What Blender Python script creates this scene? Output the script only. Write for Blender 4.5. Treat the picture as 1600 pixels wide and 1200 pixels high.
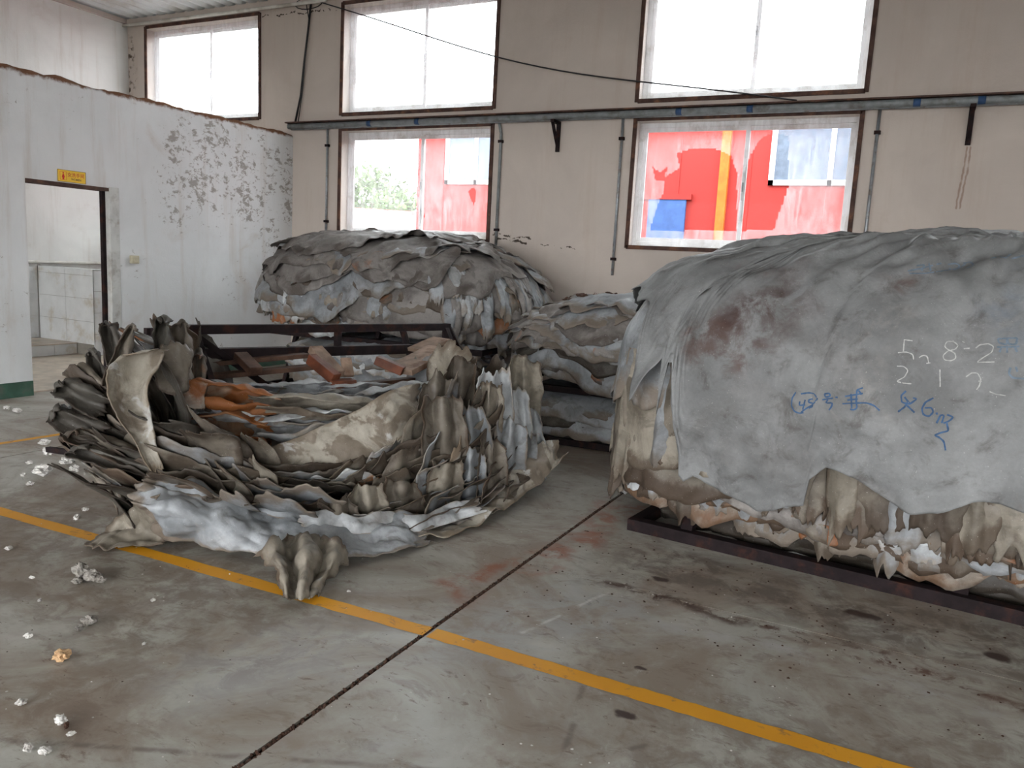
import bpy, bmesh, math, random
import numpy as np
from mathutils import Vector, Matrix

random.seed(7)
for o in list(bpy.data.objects):
    bpy.data.objects.remove(o)
scene = bpy.context.scene
COL = scene.collection

# ------------------------------------------------------------------ camera
CX = np.array([0.89071247, 0.45157810, 0.05204340])      # camera right, in the world
CD = np.array([0.11401120, -0.11110255, -0.98724752])    # camera down
CF = np.array([-0.44003720, 0.88528721, -0.15044538])    # camera forward
EYE = np.array([0.0, 0.0, 1.5])
FPX = 1235.07
cam_d = bpy.data.cameras.new('camera')
cam = bpy.data.objects.new('camera', cam_d)
COL.objects.link(cam)
m = Matrix.Identity(4)
for i in range(3):
    m[i][0] = CX[i]; m[i][1] = -CD[i]; m[i][2] = -CF[i]; m[i][3] = EYE[i]
cam.matrix_world = m
cam_d.sensor_width = 36.0
cam_d.lens = 36.0 * FPX / 1600.0
cam_d.clip_start = 0.05
cam_d.clip_end = 300
scene.camera = cam

# ------------------------------------------------------------------ sky and exposure
world = bpy.data.worlds.new('overcast_sky')
scene.world = world
world.use_nodes = True
bg = world.node_tree.nodes['Background']
bg.inputs[0].default_value = (0.97, 0.985, 1.0, 1)
bg.inputs[1].default_value = 3.0
vs = scene.view_settings
vs.view_transform = 'Standard'
vs.look = 'None'
vs.exposure = 1.75
vs.gamma = 1.0
vs.use_curve_mapping = False

# ------------------------------------------------------------------ small helpers
def at(px, py, y=None, x=None, z=None):
    """a point of the place: where the sight line of a photo pixel meets a given plane"""
    d = (px - 800.0) * CX + (py - 600.0) * CD + FPX * CF
    if y is not None:
        t = (y - EYE[1]) / d[1]
    elif x is not None:
        t = (x - EYE[0]) / d[0]
    else:
        t = (z - EYE[2]) / d[2]
    return EYE + t * d

def project(P):
    v = np.asarray(P, float) - EYE
    zc = v @ CF
    return np.stack([800 + FPX * (v @ CX) / zc, 600 + FPX * (v @ CD) / zc], -1), zc

def sstep(a, b, x):
    t = np.clip((x - a) / (b - a), 0, 1)
    return t * t * (3 - 2 * t)

_rng = np.random.RandomState(11)
_perm = _rng.permutation(256)
_perm = np.concatenate([_perm, _perm, _perm])
_grad = _rng.normal(size=(256, 3)); _grad /= np.linalg.norm(_grad, axis=1, keepdims=True)

def perlin(x, y, z):
    x, y, z = np.broadcast_arrays(np.asarray(x, float), np.asarray(y, float), np.asarray(z, float))
    xi = np.floor(x).astype(int); yi = np.floor(y).astype(int); zi = np.floor(z).astype(int)
    xf = x - xi; yf = y - yi; zf = z - zi
    xi &= 255; yi &= 255; zi &= 255
    u = xf**3 * (xf * (xf * 6 - 15) + 10); v = yf**3 * (yf * (yf * 6 - 15) + 10); w = zf**3 * (zf * (zf * 6 - 15) + 10)
    def g(dx, dy, dz):
        h = _perm[_perm[_perm[xi + dx] + yi + dy] + zi + dz]
        gr = _grad[h]
        return gr[..., 0] * (xf - dx) + gr[..., 1] * (yf - dy) + gr[..., 2] * (zf - dz)
    x00 = g(0,0,0) + u * (g(1,0,0) - g(0,0,0)); x10 = g(0,1,0) + u * (g(1,1,0) - g(0,1,0))
    x01 = g(0,0,1) + u * (g(1,0,1) - g(0,0,1)); x11 = g(0,1,1) + u * (g(1,1,1) - g(0,1,1))
    y0 = x00 + v * (x10 - x00); y1 = x01 + v * (x11 - x01)
    return 1.6 * (y0 + w * (y1 - y0))

def fbm(x, y, z, n=3):
    s = 0; a = 1.0
    for i in range(n):
        s = s + a * perlin(x * 2**i + 17 * i, y * 2**i + 5 * i, z * 2**i + 9 * i); a *= 0.5
    return s

def props(o, label=None, cat=None, group=None, kind=None):
    if label: o['label'] = label
    if cat: o['category'] = cat
    if group: o['group'] = group
    if kind: o['kind'] = kind
    return o

def link_mesh(name, verts, faces, mat, parent=None, smooth=False, origin=None):
    me = bpy.data.meshes.new(name)
    v = np.asarray(verts, float)
    if origin is not None:
        v = v - np.asarray(origin)
    me.from_pydata(v.tolist(), [], faces)
    if mat is not None:
        me.materials.append(mat)
    if smooth:
        me.polygons.foreach_set('use_smooth', [True] * len(me.polygons))
    me.update()
    o = bpy.data.objects.new(name, me)
    COL.objects.link(o)
    if origin is not None:
        o.location = origin
    if parent is not None:
        o.parent = parent
        o.matrix_parent_inverse = parent.matrix_basis.inverted()
    return o

def empty(name, loc):
    o = bpy.data.objects.new(name, None)
    COL.objects.link(o)
    o.location = loc
    o.empty_display_size = 0.1
    return o

class MB:
    """collects boxes, beams and tubes into one mesh"""
    def __init__(s):
        s.v = []; s.f = []
    def box(s, x0, x1, y0, y1, z0, z1):
        b = len(s.v)
        s.v += [(x0,y0,z0),(x1,y0,z0),(x1,y1,z0),(x0,y1,z0),(x0,y0,z1),(x1,y0,z1),(x1,y1,z1),(x0,y1,z1)]
        s.f += [tuple(b + i for i in q) for q in ((0,3,2,1),(4,5,6,7),(0,1,5,4),(1,2,6,5),(2,3,7,6),(3,0,4,7))]
        return s
    def beam(s, a, b, w, h, up=(0,0,1)):
        a = np.array(a, float); b = np.array(b, float); d = (b - a) / np.linalg.norm(b - a)
        up = np.array(up, float); r = np.cross(d, up)
        if np.linalg.norm(r) < 1e-4:
            r = np.cross(d, (1, 0, 0))
        r /= np.linalg.norm(r); u = np.cross(r, d)
        n = len(s.v)
        for p in (a, b):
            for sx, sy in ((-1,-1),(1,-1),(1,1),(-1,1)):
                s.v.append(tuple(p + r * sx * w / 2 + u * sy * h / 2))
        s.f += [tuple(n + i for i in q) for q in ((3,2,1,0),(4,5,6,7),(0,1,5,4),(1,2,6,5),(2,3,7,6),(3,0,4,7))]
        return s
    def tube(s, pts, rad, n=8):
        pts = [np.array(p, float) for p in pts]
        st = len(s.v)
        for i, p in enumerate(pts):
            d = pts[min(i + 1, len(pts) - 1)] - pts[max(i - 1, 0)]
            d /= np.linalg.norm(d)
            r = np.cross(d, (0, 0, 1) if abs(d[2]) < 0.9 else (1, 0, 0)); r /= np.linalg.norm(r)
            u = np.cross(r, d)
            for k in range(n):
                a = 2 * math.pi * k / n
                s.v.append(tuple(p + rad * (math.cos(a) * r + math.sin(a) * u)))
        for i in range(len(pts) - 1):
            for k in range(n):
                a = st + i * n + k; b = st + i * n + (k + 1) % n
                s.f.append((a, b, b + n, a + n))
        s.f.append(tuple(st + k for k in range(n))[::-1])
        e = st + (len(pts) - 1) * n
        s.f.append(tuple(e + k for k in range(n)))
        return s
    def build(s, name, mat, parent=None, bevel=0, smooth=False, origin=None):
        o = link_mesh(name, s.v, s.f, mat, parent, smooth, origin)
        if bevel:
            b = o.modifiers.new('bevel', 'BEVEL'); b.width = bevel; b.segments = 2; b.limit_method = 'ANGLE'
        return o

# ------------------------------------------------------------------ material helpers
class NT:
    def __init__(s, name, rough=0.6, spec=0.3):
        s.m = bpy.data.materials.new(name); s.m.use_nodes = True
        s.t = s.m.node_tree; s.n = s.t.nodes; s.l = s.t.links
        s.b = s.n['Principled BSDF']; s.out = s.n['Material Output']
        s.b.inputs['Roughness'].default_value = rough
        s.b.inputs['Specular IOR Level'].default_value = spec
        s.geo = s.n.new('ShaderNodeNewGeometry')
        s.pos = s.geo.outputs['Position']
    def val(s, sock, v):
        if isinstance(v, bpy.types.NodeSocket): s.l.new(v, sock)
        elif isinstance(v, (tuple, list)) and len(v) == 3 and len(sock.default_value) == 4: sock.default_value = (*v, 1)
        else: sock.default_value = v
    def math(s, op, a, b=0.0, clamp=False):
        n = s.n.new('ShaderNodeMath'); n.operation = op; n.use_clamp = clamp
        s.val(n.inputs[0], a); s.val(n.inputs[1], b); return n.outputs[0]
    def vec(s, op, a, b=(0,0,0), out=0, scale=None):
        n = s.n.new('ShaderNodeVectorMath'); n.operation = op
        s.val(n.inputs[0], a); s.val(n.inputs[1], b)
        if scale is not None: s.val(n.inputs[3], scale)
        return n.outputs[out]
    def noise(s, vec, scale, detail=4, rough=0.55, dist=0.0, color=False):
        n = s.n.new('ShaderNodeTexNoise'); s.val(n.inputs['Vector'], vec)
        n.inputs['Scale'].default_value = scale; n.inputs['Detail'].default_value = detail
        n.inputs['Roughness'].default_value = rough; n.inputs['Distortion'].default_value = dist
        return n.outputs[1 if color else 0]
    def rng(s, v, a, b, c=0.0, d=1.0, smooth=True):
        n = s.n.new('ShaderNodeMapRange'); n.interpolation_type = 'SMOOTHSTEP' if smooth else 'LINEAR'
        s.val(n.inputs[0], v)
        for i, q in enumerate((a, b, c, d)): s.val(n.inputs[i + 1], q)
        return n.outputs[0]
    def mix(s, f, a, b, mode='MIX'):
        n = s.n.new('ShaderNodeMix'); n.data_type = 'RGBA'; n.blend_type = mode
        s.val(n.inputs[0], f); s.val(n.inputs[6], a); s.val(n.inputs[7], b); return n.outputs[2]
    def scaled(s, vec, sc):
        return s.vec('MULTIPLY', vec, sc)
    def jitter(s, vec, amp, scale, detail=3):
        c = s.noise(vec, scale, detail, color=True)
        return s.vec('ADD', vec, s.vec('SCALE', s.vec('SUBTRACT', c, (0.5,0.5,0.5)), scale=amp))
    def seg(s, vec, A, B, r0, r1):
        A = Vector(A); B = Vector(B); ba = B - A
        pa = s.vec('SUBTRACT', vec, tuple(A))
        if ba.length < 1e-6:
            d = s.vec('LENGTH', pa, out=1)
        else:
            h = s.math('DIVIDE', s.vec('DOT_PRODUCT', pa, tuple(ba), out=1), ba.length_squared, clamp=True)
            d = s.vec('LENGTH', s.vec('SUBTRACT', pa, s.vec('SCALE', tuple(ba), scale=h)), out=1)
        return s.rng(d, r0, r1, 1.0, 0.0)
    def color(s, c): s.val(s.b.inputs['Base Color'], c)
    def bump(s, h, strength=0.3, dist=0.01):
        n = s.n.new('ShaderNodeBump'); n.inputs['Strength'].default_value = strength; n.inputs['Distance'].default_value = dist
        s.val(n.inputs['Height'], h); s.l.new(n.outputs[0], s.b.inputs['Normal'])

def plain(name, col, rough=0.6, spec=0.3, metal=0.0, var=0.15, scale=8, dirt=None, bump=0.0):
    t = NT(name, rough, spec)
    n = t.noise(t.pos, scale, 5)
    c = t.mix(t.rng(n, 0.3, 0.7), tuple(x * (1 - var) for x in col), tuple(min(1, x * (1 + var)) for x in col))
    if dirt:
        c = t.mix(t.math('MULTIPLY', t.rng(t.noise(t.pos, scale * 0.6, 6, 0.65), 0.5, 0.68), 0.85), c, dirt)
    t.color(c); t.b.inputs['Metallic'].default_value = metal
    if bump: t.bump(t.noise(t.pos, scale * 8, 4), bump, 0.005)
    return t.m

def hide_mat(name, base, base2, edge, rust=0.0, edge_amt=1.0, brown=0.3, rough=0.62, extra=None, rustcol=(0.30,0.105,0.03)):
    """dried wet-blue leather: chalky blue-grey skin that browns along the dry edge"""
    t = NT(name, rough, 0.32)
    oi = t.n.new('ShaderNodeObjectInfo')
    off = t.vec('SCALE', (37.0, 19.0, 53.0), scale=oi.outputs['Random'])
    p = t.vec('ADD', t.pos, off)
    at_ = t.n.new('ShaderNodeAttribute'); at_.attribute_name = 'edge'
    e = at_.outputs['Fac']
    n1 = t.noise(p, 2.6, 5, 0.6, 0.4)
    c = t.mix(t.rng(n1, 0.38, 0.64), base, base2)
    nd = t.noise(p, 7.5, 7, 0.7, 0.5)
    c = t.mix(t.rng(nd, 0.50, 0.72, 0, 0.55), c, tuple(x * 0.38 for x in edge))
    nw = t.noise(t.vec('ADD', p, (5.5,2.2,8.1)), 4.5, 7, 0.7, 0.4)
    c = t.mix(t.rng(nw, 0.56, 0.74, 0, 0.45), c, tuple(min(0.6, x * 1.45) for x in base))
    n2 = t.noise(p, 3.3, 6, 0.62, 0.6)
    ef = t.rng(t.math('ADD', t.math('MULTIPLY', e, 0.75 * edge_amt), t.math('MULTIPLY', t.math('SUBTRACT', n2, 0.5), 1.5)), 0.30, 0.62)
    c = t.mix(t.math('MULTIPLY', ef, 0.92), c, edge)
    nb = t.noise(p, 1.4, 6, 0.65, 0.8)
    c = t.mix(t.math('MULTIPLY', t.rng(nb, 0.52, 0.66), brown), c, tuple(x * 0.62 for x in edge))
    if rust > 0:
        nr = t.noise(p, 1.9, 6, 0.6, 0.7)
        c = t.mix(t.rng(nr, 0.66 - 0.24 * rust, 0.78 - 0.24 * rust), c, rustcol)
    if extra: c = extra(t, c)
    fine = t.noise(p, 55, 5, 0.7)
    c = t.mix(0.35, c, t.mix(fine, (0.25,0.25,0.25), (0.75,0.75,0.75)), 'OVERLAY')
    sp = t.noise(p, 130, 2, 0.5)
    c = t.mix(t.rng(sp, 0.70, 0.76, 0, 0.35), c, (0.72,0.71,0.67))
    b = t.math('ADD', 0.82, t.math('MULTIPLY', oi.outputs['Random'], 0.36))
    c = t.vec('SCALE', c, scale=b)
    t.color(c)
    h = t.math('ADD', t.math('MULTIPLY', t.noise(p, 7, 7, 0.62, 1.6), 1.0), t.math('MULTIPLY', fine, 0.15))
    t.bump(h, 0.25, 0.02)
    t.val(t.b.inputs['Roughness'], t.rng(n2, 0.3, 0.7, rough - 0.2, rough + 0.1))
    return t.m

M = {}
M['steel'] = plain('dark_rusted_steel', (0.013,0.008,0.009), 0.7, 0.15, 0.0, 0.3, 14, (0.04,0.015,0.010), 0.2)
M['pipe'] = plain('grey_painted_pipe', (0.20,0.215,0.22), 0.45, 0.4, 0.0, 0.2, 10, (0.10,0.09,0.08))
M['black'] = plain('black_rubber', (0.018,0.018,0.02), 0.5)
M['alu'] = plain('white_window_aluminium', (0.70,0.71,0.71), 0.4, 0.4, 0.0, 0.08, 6, (0.42,0.39,0.35))
M['batten'] = plain('old_brown_batten', (0.075,0.042,0.034), 0.75, 0.2, 0.0, 0.3, 12, (0.18,0.085,0.05), 0.3)
M['white_pipe'] = plain('white_plastic_conduit', (0.62,0.60,0.55), 0.5, 0.3, 0, 0.1, 6, (0.4,0.36,0.3))
M['galv'] = plain('galvanised_conduit', (0.32,0.34,0.36), 0.38, 0.5, 0.4, 0.12, 20, (0.2,0.16,0.13))
M['blue_tape'] = plain('blue_tape', (0.03,0.07,0.16), 0.5)
M['plank'] = plain('weathered_plank', (0.25,0.175,0.13), 0.75, 0.2, 0, 0.3, 9, (0.12,0.06,0.035), 0.4)
M['plank_dark'] = plain('dark_wet_plank', (0.085,0.045,0.03), 0.6, 0.3, 0, 0.4, 9, (0.04,0.022,0.016), 0.4)
M['plank_red'] = plain('reddish_plank', (0.12,0.037,0.018), 0.6, 0.3, 0, 0.35, 9, (0.09,0.04,0.025), 0.4)
M['crumb'] = plain('pale_salt_crumb', (0.60,0.58,0.55), 0.85, 0.2, 0, 0.2, 40, (0.34,0.31,0.28), 0.5)
M['crumb_grey'] = plain('grey_lump', (0.27,0.25,0.225), 0.9, 0.2, 0, 0.3, 40, (0.17,0.15,0.13), 0.6)
M['crumb_tan'] = plain('tan_lump', (0.55,0.36,0.2), 0.8, 0.2, 0, 0.3, 40, (0.25,0.13,0.07), 0.5)
M['dark_scrap'] = plain('dark_brown_crumbs', (0.06,0.032,0.022), 0.8, 0.2, 0, 0.4, 40)
M['switch'] = plain('aged_cream_plastic', (0.50,0.45,0.33), 0.45, 0.4, 0, 0.1, 12)
M['tile'] = plain('white_glazed_tile', (0.66,0.67,0.67), 0.25, 0.5, 0, 0.06, 5, (0.5,0.45,0.37))
M['grout'] = plain('dirty_grout', (0.25,0.23,0.2), 0.9)
M['beige_floor'] = plain('beige_wet_room_floor', (0.55,0.47,0.38), 0.35, 0.4, 0, 0.2, 5, (0.36,0.27,0.19))
M['green'] = plain('green_skirting_paint', (0.045,0.105,0.075), 0.5, 0.4, 0, 0.2, 9, (0.09,0.11,0.09))
M['sign_yellow'] = plain('yellow_sign_plate', (0.80,0.52,0.03), 0.4, 0.4, 0, 0.05)
M['sign_red'] = plain('red_sign_print', (0.55,0.03,0.015), 0.5)
M['sign_dark'] = plain('dark_sign_print', (0.10,0.03,0.02), 0.5)
M['door_metal'] = plain('pale_grey_door_frame', (0.50,0.50,0.48), 0.45, 0.4, 0, 0.1, 8, (0.3,0.27,0.24))
M['red_wall'] = plain('red_painted_cladding', (0.30,0.022,0.018), 0.6, 0.3, 0, 0.1, 0.7)
M['orange'] = plain('orange_downpipe', (0.46,0.12,0.015), 0.5)
M['blue_door'] = plain('blue_steel_door', (0.04,0.09,0.25), 0.5)
M['white_frame'] = plain('white_facade_frame', (0.85,0.85,0.85), 0.5)
M['dark_glass'] = plain('dark_facade_glass', (0.10,0.13,0.18), 0.15, 0.6)
M['ground'] = plain('dark_yard_asphalt', (0.12,0.115,0.11), 0.9, 0.2, 0, 0.15, 0.6)
M['leaf'] = plain('dusty_green_leaves', (0.10,0.16,0.06), 0.7, 0.2, 0, 0.4, 2)
M['bark'] = plain('grey_bark', (0.14,0.10,0.07), 0.9)
M['blue_ink'] = plain('blue_marker_ink', (0.05,0.10,0.19), 0.7, 0.2, 0, 0.25, 30)
M['blue_ink_faint'] = plain('faded_blue_marker', (0.14,0.18,0.225), 0.7, 0.2, 0, 0.25, 30)
M['chalk'] = plain('white_chalk', (0.40,0.40,0.385), 0.9, 0.1, 0, 0.2, 60)
M['pane_white'] = plain('white_zinc_ceiling', (0.58,0.60,0.60), 0.5, 0.4, 0, 0.06, 2, (0.42,0.40,0.36))

def glass():
    t = NT('window_glass')
    tr = t.n.new('ShaderNodeBsdfTransparent'); tr.inputs[0].default_value = (0.93,0.95,0.95,1)
    gl = t.n.new('ShaderNodeBsdfGlossy'); gl.inputs['Roughness'].default_value = 0.03
    mx = t.n.new('ShaderNodeMixShader'); mx.inputs[0].default_value = 0.001
    t.l.new(tr.outputs[0], mx.inputs[1]); t.l.new(gl.outputs[0], mx.inputs[2]); t.l.new(mx.outputs[0], t.out.inputs[0])
    return t.m
def film():
    t = NT('milky_plastic_film')
    tr = t.n.new('ShaderNodeBsdfTransparent'); tr.inputs[0].default_value = (0.97,0.97,0.98,1)
    tl = t.n.new('ShaderNodeBsdfTranslucent'); tl.inputs[0].default_value = (0.92,0.92,0.95,1)
    gl = t.n.new('ShaderNodeBsdfGlossy'); gl.inputs['Roughness'].default_value = 0.25
    n = t.noise(t.scaled(t.pos, (6, 1, 1.2)), 2.2, 6, 0.65, 1.2)
    f = t.rng(n, 0.3, 0.75, 0.10, 0.26)
    mx = t.n.new('ShaderNodeMixShader'); t.l.new(f, mx.inputs[0])
    t.l.new(tr.outputs[0], mx.inputs[1]); t.l.new(tl.outputs[0], mx.inputs[2])
    m2 = t.n.new('ShaderNodeMixShader'); m2.inputs[0].default_value = 0.002
    t.l.new(mx.outputs[0], m2.inputs[1]); t.l.new(gl.outputs[0], m2.inputs[2]); t.l.new(m2.outputs[0], t.out.inputs[0])
    return t.m
M['glass'] = glass(); M['film'] = film()

# ---- walls
def wall_mat(name, base, kind):
    t = NT(name, 0.8, 0.2)
    n = t.noise(t.pos, 0.9, 6, 0.6, 0.5)
    c = t.mix(t.rng(n, 0.3, 0.7), tuple(x * 0.90 for x in base), tuple(min(1, x * 1.05) for x in base))
    st = t.noise(t.scaled(t.pos, (5, 5, 0.45)), 1.3, 6, 0.65)
    c = t.mix(t.rng(st, 0.5, 0.75, 0, 0.35), c, (0.42,0.33,0.26))
    br = t.noise(t.pos, 1.7, 7, 0.68, 0.4)
    c = t.mix(t.rng(br, 0.55, 0.75, 0, 0.4), c, (0.45,0.37,0.31))
    if kind == 'back':
        j = t.jitter(t.pos, 0.16, 7, 4)
        for A, B, r in (((-4.43,8.23,1.83),(-3.95,8.23,1.80),0.016), ((-4.2,8.23,1.75),(-3.86,8.23,1.74),0.016), ((-4.4,8.23,1.76),(-4.1,8.23,1.79),0.02),
                        ((-3.86,8.23,1.74),(-3.4,8.23,1.70),0.008), ((-8.0,8.23,4.53),(-6.8,8.23,4.50),0.012)):
            c = t.mix(t.seg(j, A, B, r * 0.4, r), c, (0.06,0.045,0.035))
        j2 = t.jitter(t.pos, 0.5, 4, 5)
        k = t.seg(j2, (-10.6,8.23,3.2), (-10.6,8.23,4.4), 0.02, 0.16)
        c = t.mix(t.math('MULTIPLY', k, t.rng(t.noise(t.pos, 14, 5), 0.5, 0.6)), c, (0.10,0.075,0.055))
        for x in (0.27, 0.30):
            c = t.mix(t.math('MULTIPLY', t.seg(t.jitter(t.pos, 0.04, 9), (x,8.23,2.72), (x - 0.02,8.23,2.2), 0.003, 0.012), 0.6), c, (0.22,0.11,0.07))
    if kind == 'part':
        j = t.jitter(t.pos, 0.9, 1.8, 5)
        zone = t.seg(j, (-7.42,6.6,2.55), (-7.42,8.2,2.45), 0.2, 0.75)
        zone2 = t.seg(j, (-7.42,6.3,2.15), (-7.42,8.1,1.95), 0.1, 0.6)
        zone3 = t.seg(j, (-7.42,4.1,2.15), (-7.42,4.6,2.05), 0.02, 0.2)
        z = t.math('MAXIMUM', t.math('MAXIMUM', zone, t.math('MULTIPLY', zone2, 0.85)), t.math('MULTIPLY', zone3, 0.8))
        mo = t.noise(t.scaled(t.pos, (1, 0.7, 1)), 15, 9, 0.76, 0.4)
        mo = t.math('ADD', mo, t.math('MULTIPLY', t.math('SUBTRACT', t.noise(t.pos, 2.3, 3), 0.5), 0.35))
        mk = t.rng(t.math('ADD', mo, t.math('MULTIPLY', z, 0.13)), 0.645, 0.70)
        c = t.mix(t.math('MULTIPLY', mk, 0.7), c, (0.20,0.17,0.14))
        jj = t.jitter(t.pos, 0.25, 5, 5)
        for A, B in (((-7.42,5.62,2.1),(-7.42,6.6,1.86)), ((-7.42,6.6,1.86),(-7.42,8.2,1.7)), ((-7.42,5.6,2.05),(-7.42,5.62,1.5))):
            c = t.mix(t.math('MULTIPLY', t.seg(jj, A, B, 0.004, 0.02), t.rng(t.noise(t.pos, 12, 4), 0.48, 0.56)), c, (0.13,0.09,0.07))
        pz = t.n.new('ShaderNodeSeparateXYZ'); t.l.new(t.pos, pz.inputs[0])
        tz = t.math('ADD', pz.outputs[2], t.math('MULTIPLY', t.noise(t.pos, 5, 6, 0.7), 0.16))
        c = t.mix(t.rng(tz, 3.045, 3.085), c, (0.16,0.075,0.04))
        c = t.mix(t.math('MULTIPLY', t.seg(t.jitter(t.pos, 0.12, 14), (-7.42,6.85,0.98), (-7.42,6.98,1.06), 0.01, 0.035), t.rng(t.noise(t.pos, 25, 3), 0.45, 0.55)), c, (0.28,0.12,0.06))
    t.color(c)
    t.bump(t.noise(t.pos, 30, 6, 0.7), 0.25, 0.01)
    return t.m
M['wall_back'] = wall_mat('stained_cream_plaster', (0.53,0.465,0.415), 'back')
M['wall_part'] = wall_mat('mouldy_white_plaster', (0.66,0.665,0.67), 'part')
M['wall_end'] = wall_mat('dirty_white_plaster', (0.74,0.73,0.71), 'end')

# ---- floor
def floor_mat():
    t = NT('worn_grey_green_floor_paint', 0.4, 0.35)
    p = t.pos
    n = t.noise(p, 0.9, 6, 0.6, 0.6)
    c = t.mix(t.rng(n, 0.3, 0.7), (0.35,0.345,0.305), (0.47,0.465,0.42))
    d = t.noise(p, 1.1, 8, 0.68, 0.9)
    c = t.mix(t.rng(d, 0.36, 0.62, 0, 0.88), c, (0.255,0.202,0.16))
    s2 = t.noise(t.scaled(p, (1, 1.6, 1)), 5, 8, 0.7, 1.0)
    c = t.mix(t.rng(s2, 0.52, 0.66, 0, 0.55), c, (0.17,0.125,0.095))
    s3 = t.noise(p, 9, 8, 0.75, 0.7)
    c = t.mix(t.rng(s3, 0.6, 0.7, 0, 0.35), c, (0.5,0.495,0.47))
    fk = t.noise(t.vec('ADD', t.scaled(p, (1, 2.2, 1)), (3.1, 8.7, 0)), 13, 6, 0.75, 0.6)
    c = t.mix(t.rng(fk, 0.58, 0.68, 0, 0.75), c, (0.13,0.085,0.062))
    fk2 = t.noise(t.vec('ADD', t.scaled(p, (1.6, 1, 1)), (9.1, 1.7, 0)), 6, 7, 0.78, 0.3)
    c = t.mix(t.rng(fk2, 0.60, 0.72, 0, 0.45), c, (0.52,0.52,0.51))
    j = t.jitter(p, 0.55, 2.6, 6); jf = t.jitter(p, 0.22, 6, 5)
    def blot(A, B, r0, r1, col, amt, jv=j, br=(0.40,0.60), sc=6):
        nonlocal c
        k = t.math('MULTIPLY', t.seg(jv, A, B, r0, r1), t.rng(t.noise(p, sc, 7, 0.7, 0.5), br[0], br[1], 0, amt))
        c = t.mix(k, c, col)
    blot((-2.1,1.9,0), (-1.95,2.15,0), 0.05, 0.38, (0.52,0.54,0.55), 0.8)
    blot((-1.6,1.2,0), (-1.3,1.5,0), 0.05, 0.5, (0.45,0.46,0.46), 0.6)
    blot((-1.5,2.6,0), (-1.1,3.2,0), 0.1, 0.5, (0.38,0.39,0.39), 0.6)
    blot((-2.95,1.62,0), (-2.72,2.15,0), 0.01, 0.09, (0.50,0.47,0.44), 0.8, jf)
    blot((-4.2,2.6,0), (-2.3,2.2,0), 0.2, 0.9, (0.17,0.13,0.10), 0.75)
    blot((-2.8,1.2,0), (-2.2,1.6,0), 0.02, 0.3, (0.19,0.14,0.105), 0.7)
    blot((-0.4,2.2,0), (0.6,2.9,0), 0.1, 0.7, (0.19,0.15,0.12), 0.75)
    blot((-1.72,3.0,0), (-1.5,3.9,0), 0.02, 0.16, (0.27,0.085,0.04), 0.85)
    blot((-1.5,3.9,0), (-1.5,4.7,0), 0.02, 0.2, (0.30,0.10,0.05), 0.8)
    blot((-1.2,3.5,0), (-0.5,3.42,0), 0.0, 0.085, (0.055,0.025,0.015), 1.0, jf, (0.42,0.52), 9)
    blot((-0.6,3.44,0), (0.05,3.44,0), 0.0, 0.06, (0.09,0.04,0.025), 1.0, jf, (0.46,0.56), 9)
    blot((0.0,3.42,0), (0.6,3.25,0), 0.0, 0.06, (0.10,0.045,0.03), 1.0, jf, (0.46,0.56), 9)
    blot((-1.0,3.1,0), (-0.3,3.25,0), 0.0, 0.10, (0.42,0.41,0.40), 0.8, jf)
    blot((-0.3,3.25,0), (0.6,3.12,0), 0.0, 0.07, (0.42,0.41,0.40), 0.8, jf)
    blot((-1.0,3.9,0), (0.6,3.7,0), 0.1, 0.5, (0.11,0.085,0.07), 0.8)
    blot((-1.25,3.65,0), (0.3,3.55,0), 0.1, 0.7, (0.05,0.028,0.02), 0.9, jf, (0.64,0.68), 9)
    blot((-1.28,2.79,0), (-1.12,3.38,0), 0.002, 0.016, (0.6,0.6,0.58), 0.8, t.jitter(p, 0.03, 6))
    for (x, y, r) in ((-0.09,3.8,0.05), (0.46,3.67,0.05), (-0.97,3.68,0.035), (-0.78,2.77,0.02), (-0.02,3.80,0.04), (-0.73,2.44,0.03)):
        blot((x,y,0), (x+0.03,y,0), r * 0.4, r, (0.045,0.025,0.02), 1.0, t.jitter(p, 0.05, 18), (0.3,0.4))
    for A, B in (((-0.75,1.9,0),(-0.95,2.7,0)), ((-1.4,1.4,0),(-0.6,2.3,0)), ((-2.3,1.3,0),(-1.0,1.9,0))):
        blot(A, B, 0.003, 0.02, (0.13,0.10,0.085), 0.7, t.jitter(p, 0.04, 4))
    t.color(c)
    t.val(t.b.inputs['Roughness'], t.rng(d, 0.3, 0.7, 0.30, 0.55))
    t.bump(t.noise(p, 45, 5, 0.7), 0.08, 0.004)
    return t.m
M['floor'] = floor_mat()
def stripe_mat():
    t = NT('worn_yellow_line_paint', 0.5, 0.3)
    p = t.pos
    c = t.mix(t.noise(p, 3, 5), (0.64,0.27,0.010), (0.80,0.39,0.02))
    c = t.mix(t.rng(t.noise(p, 10, 8, 0.72, 0.5), 0.56, 0.68, 0, 0.75), c, (0.22,0.13,0.075))
    c = t.mix(t.rng(t.noise(t.vec('ADD', p, (7,3,0)), 5, 7, 0.7), 0.62, 0.70, 0, 0.8), c, (0.09,0.055,0.04))
    t.color(c); return t.m
M['stripe'] = stripe_mat()

# ================================================================== THE SETTING
YB = 8.23          # inner face of the window wall
XE = -10.63        # inner face of the end wall
XP = -7.48         # hall face of the partition
ZC = 4.69          # ceiling
XR = 9.0; YF = -7.0; LIGHT_GATE = 3.6

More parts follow.
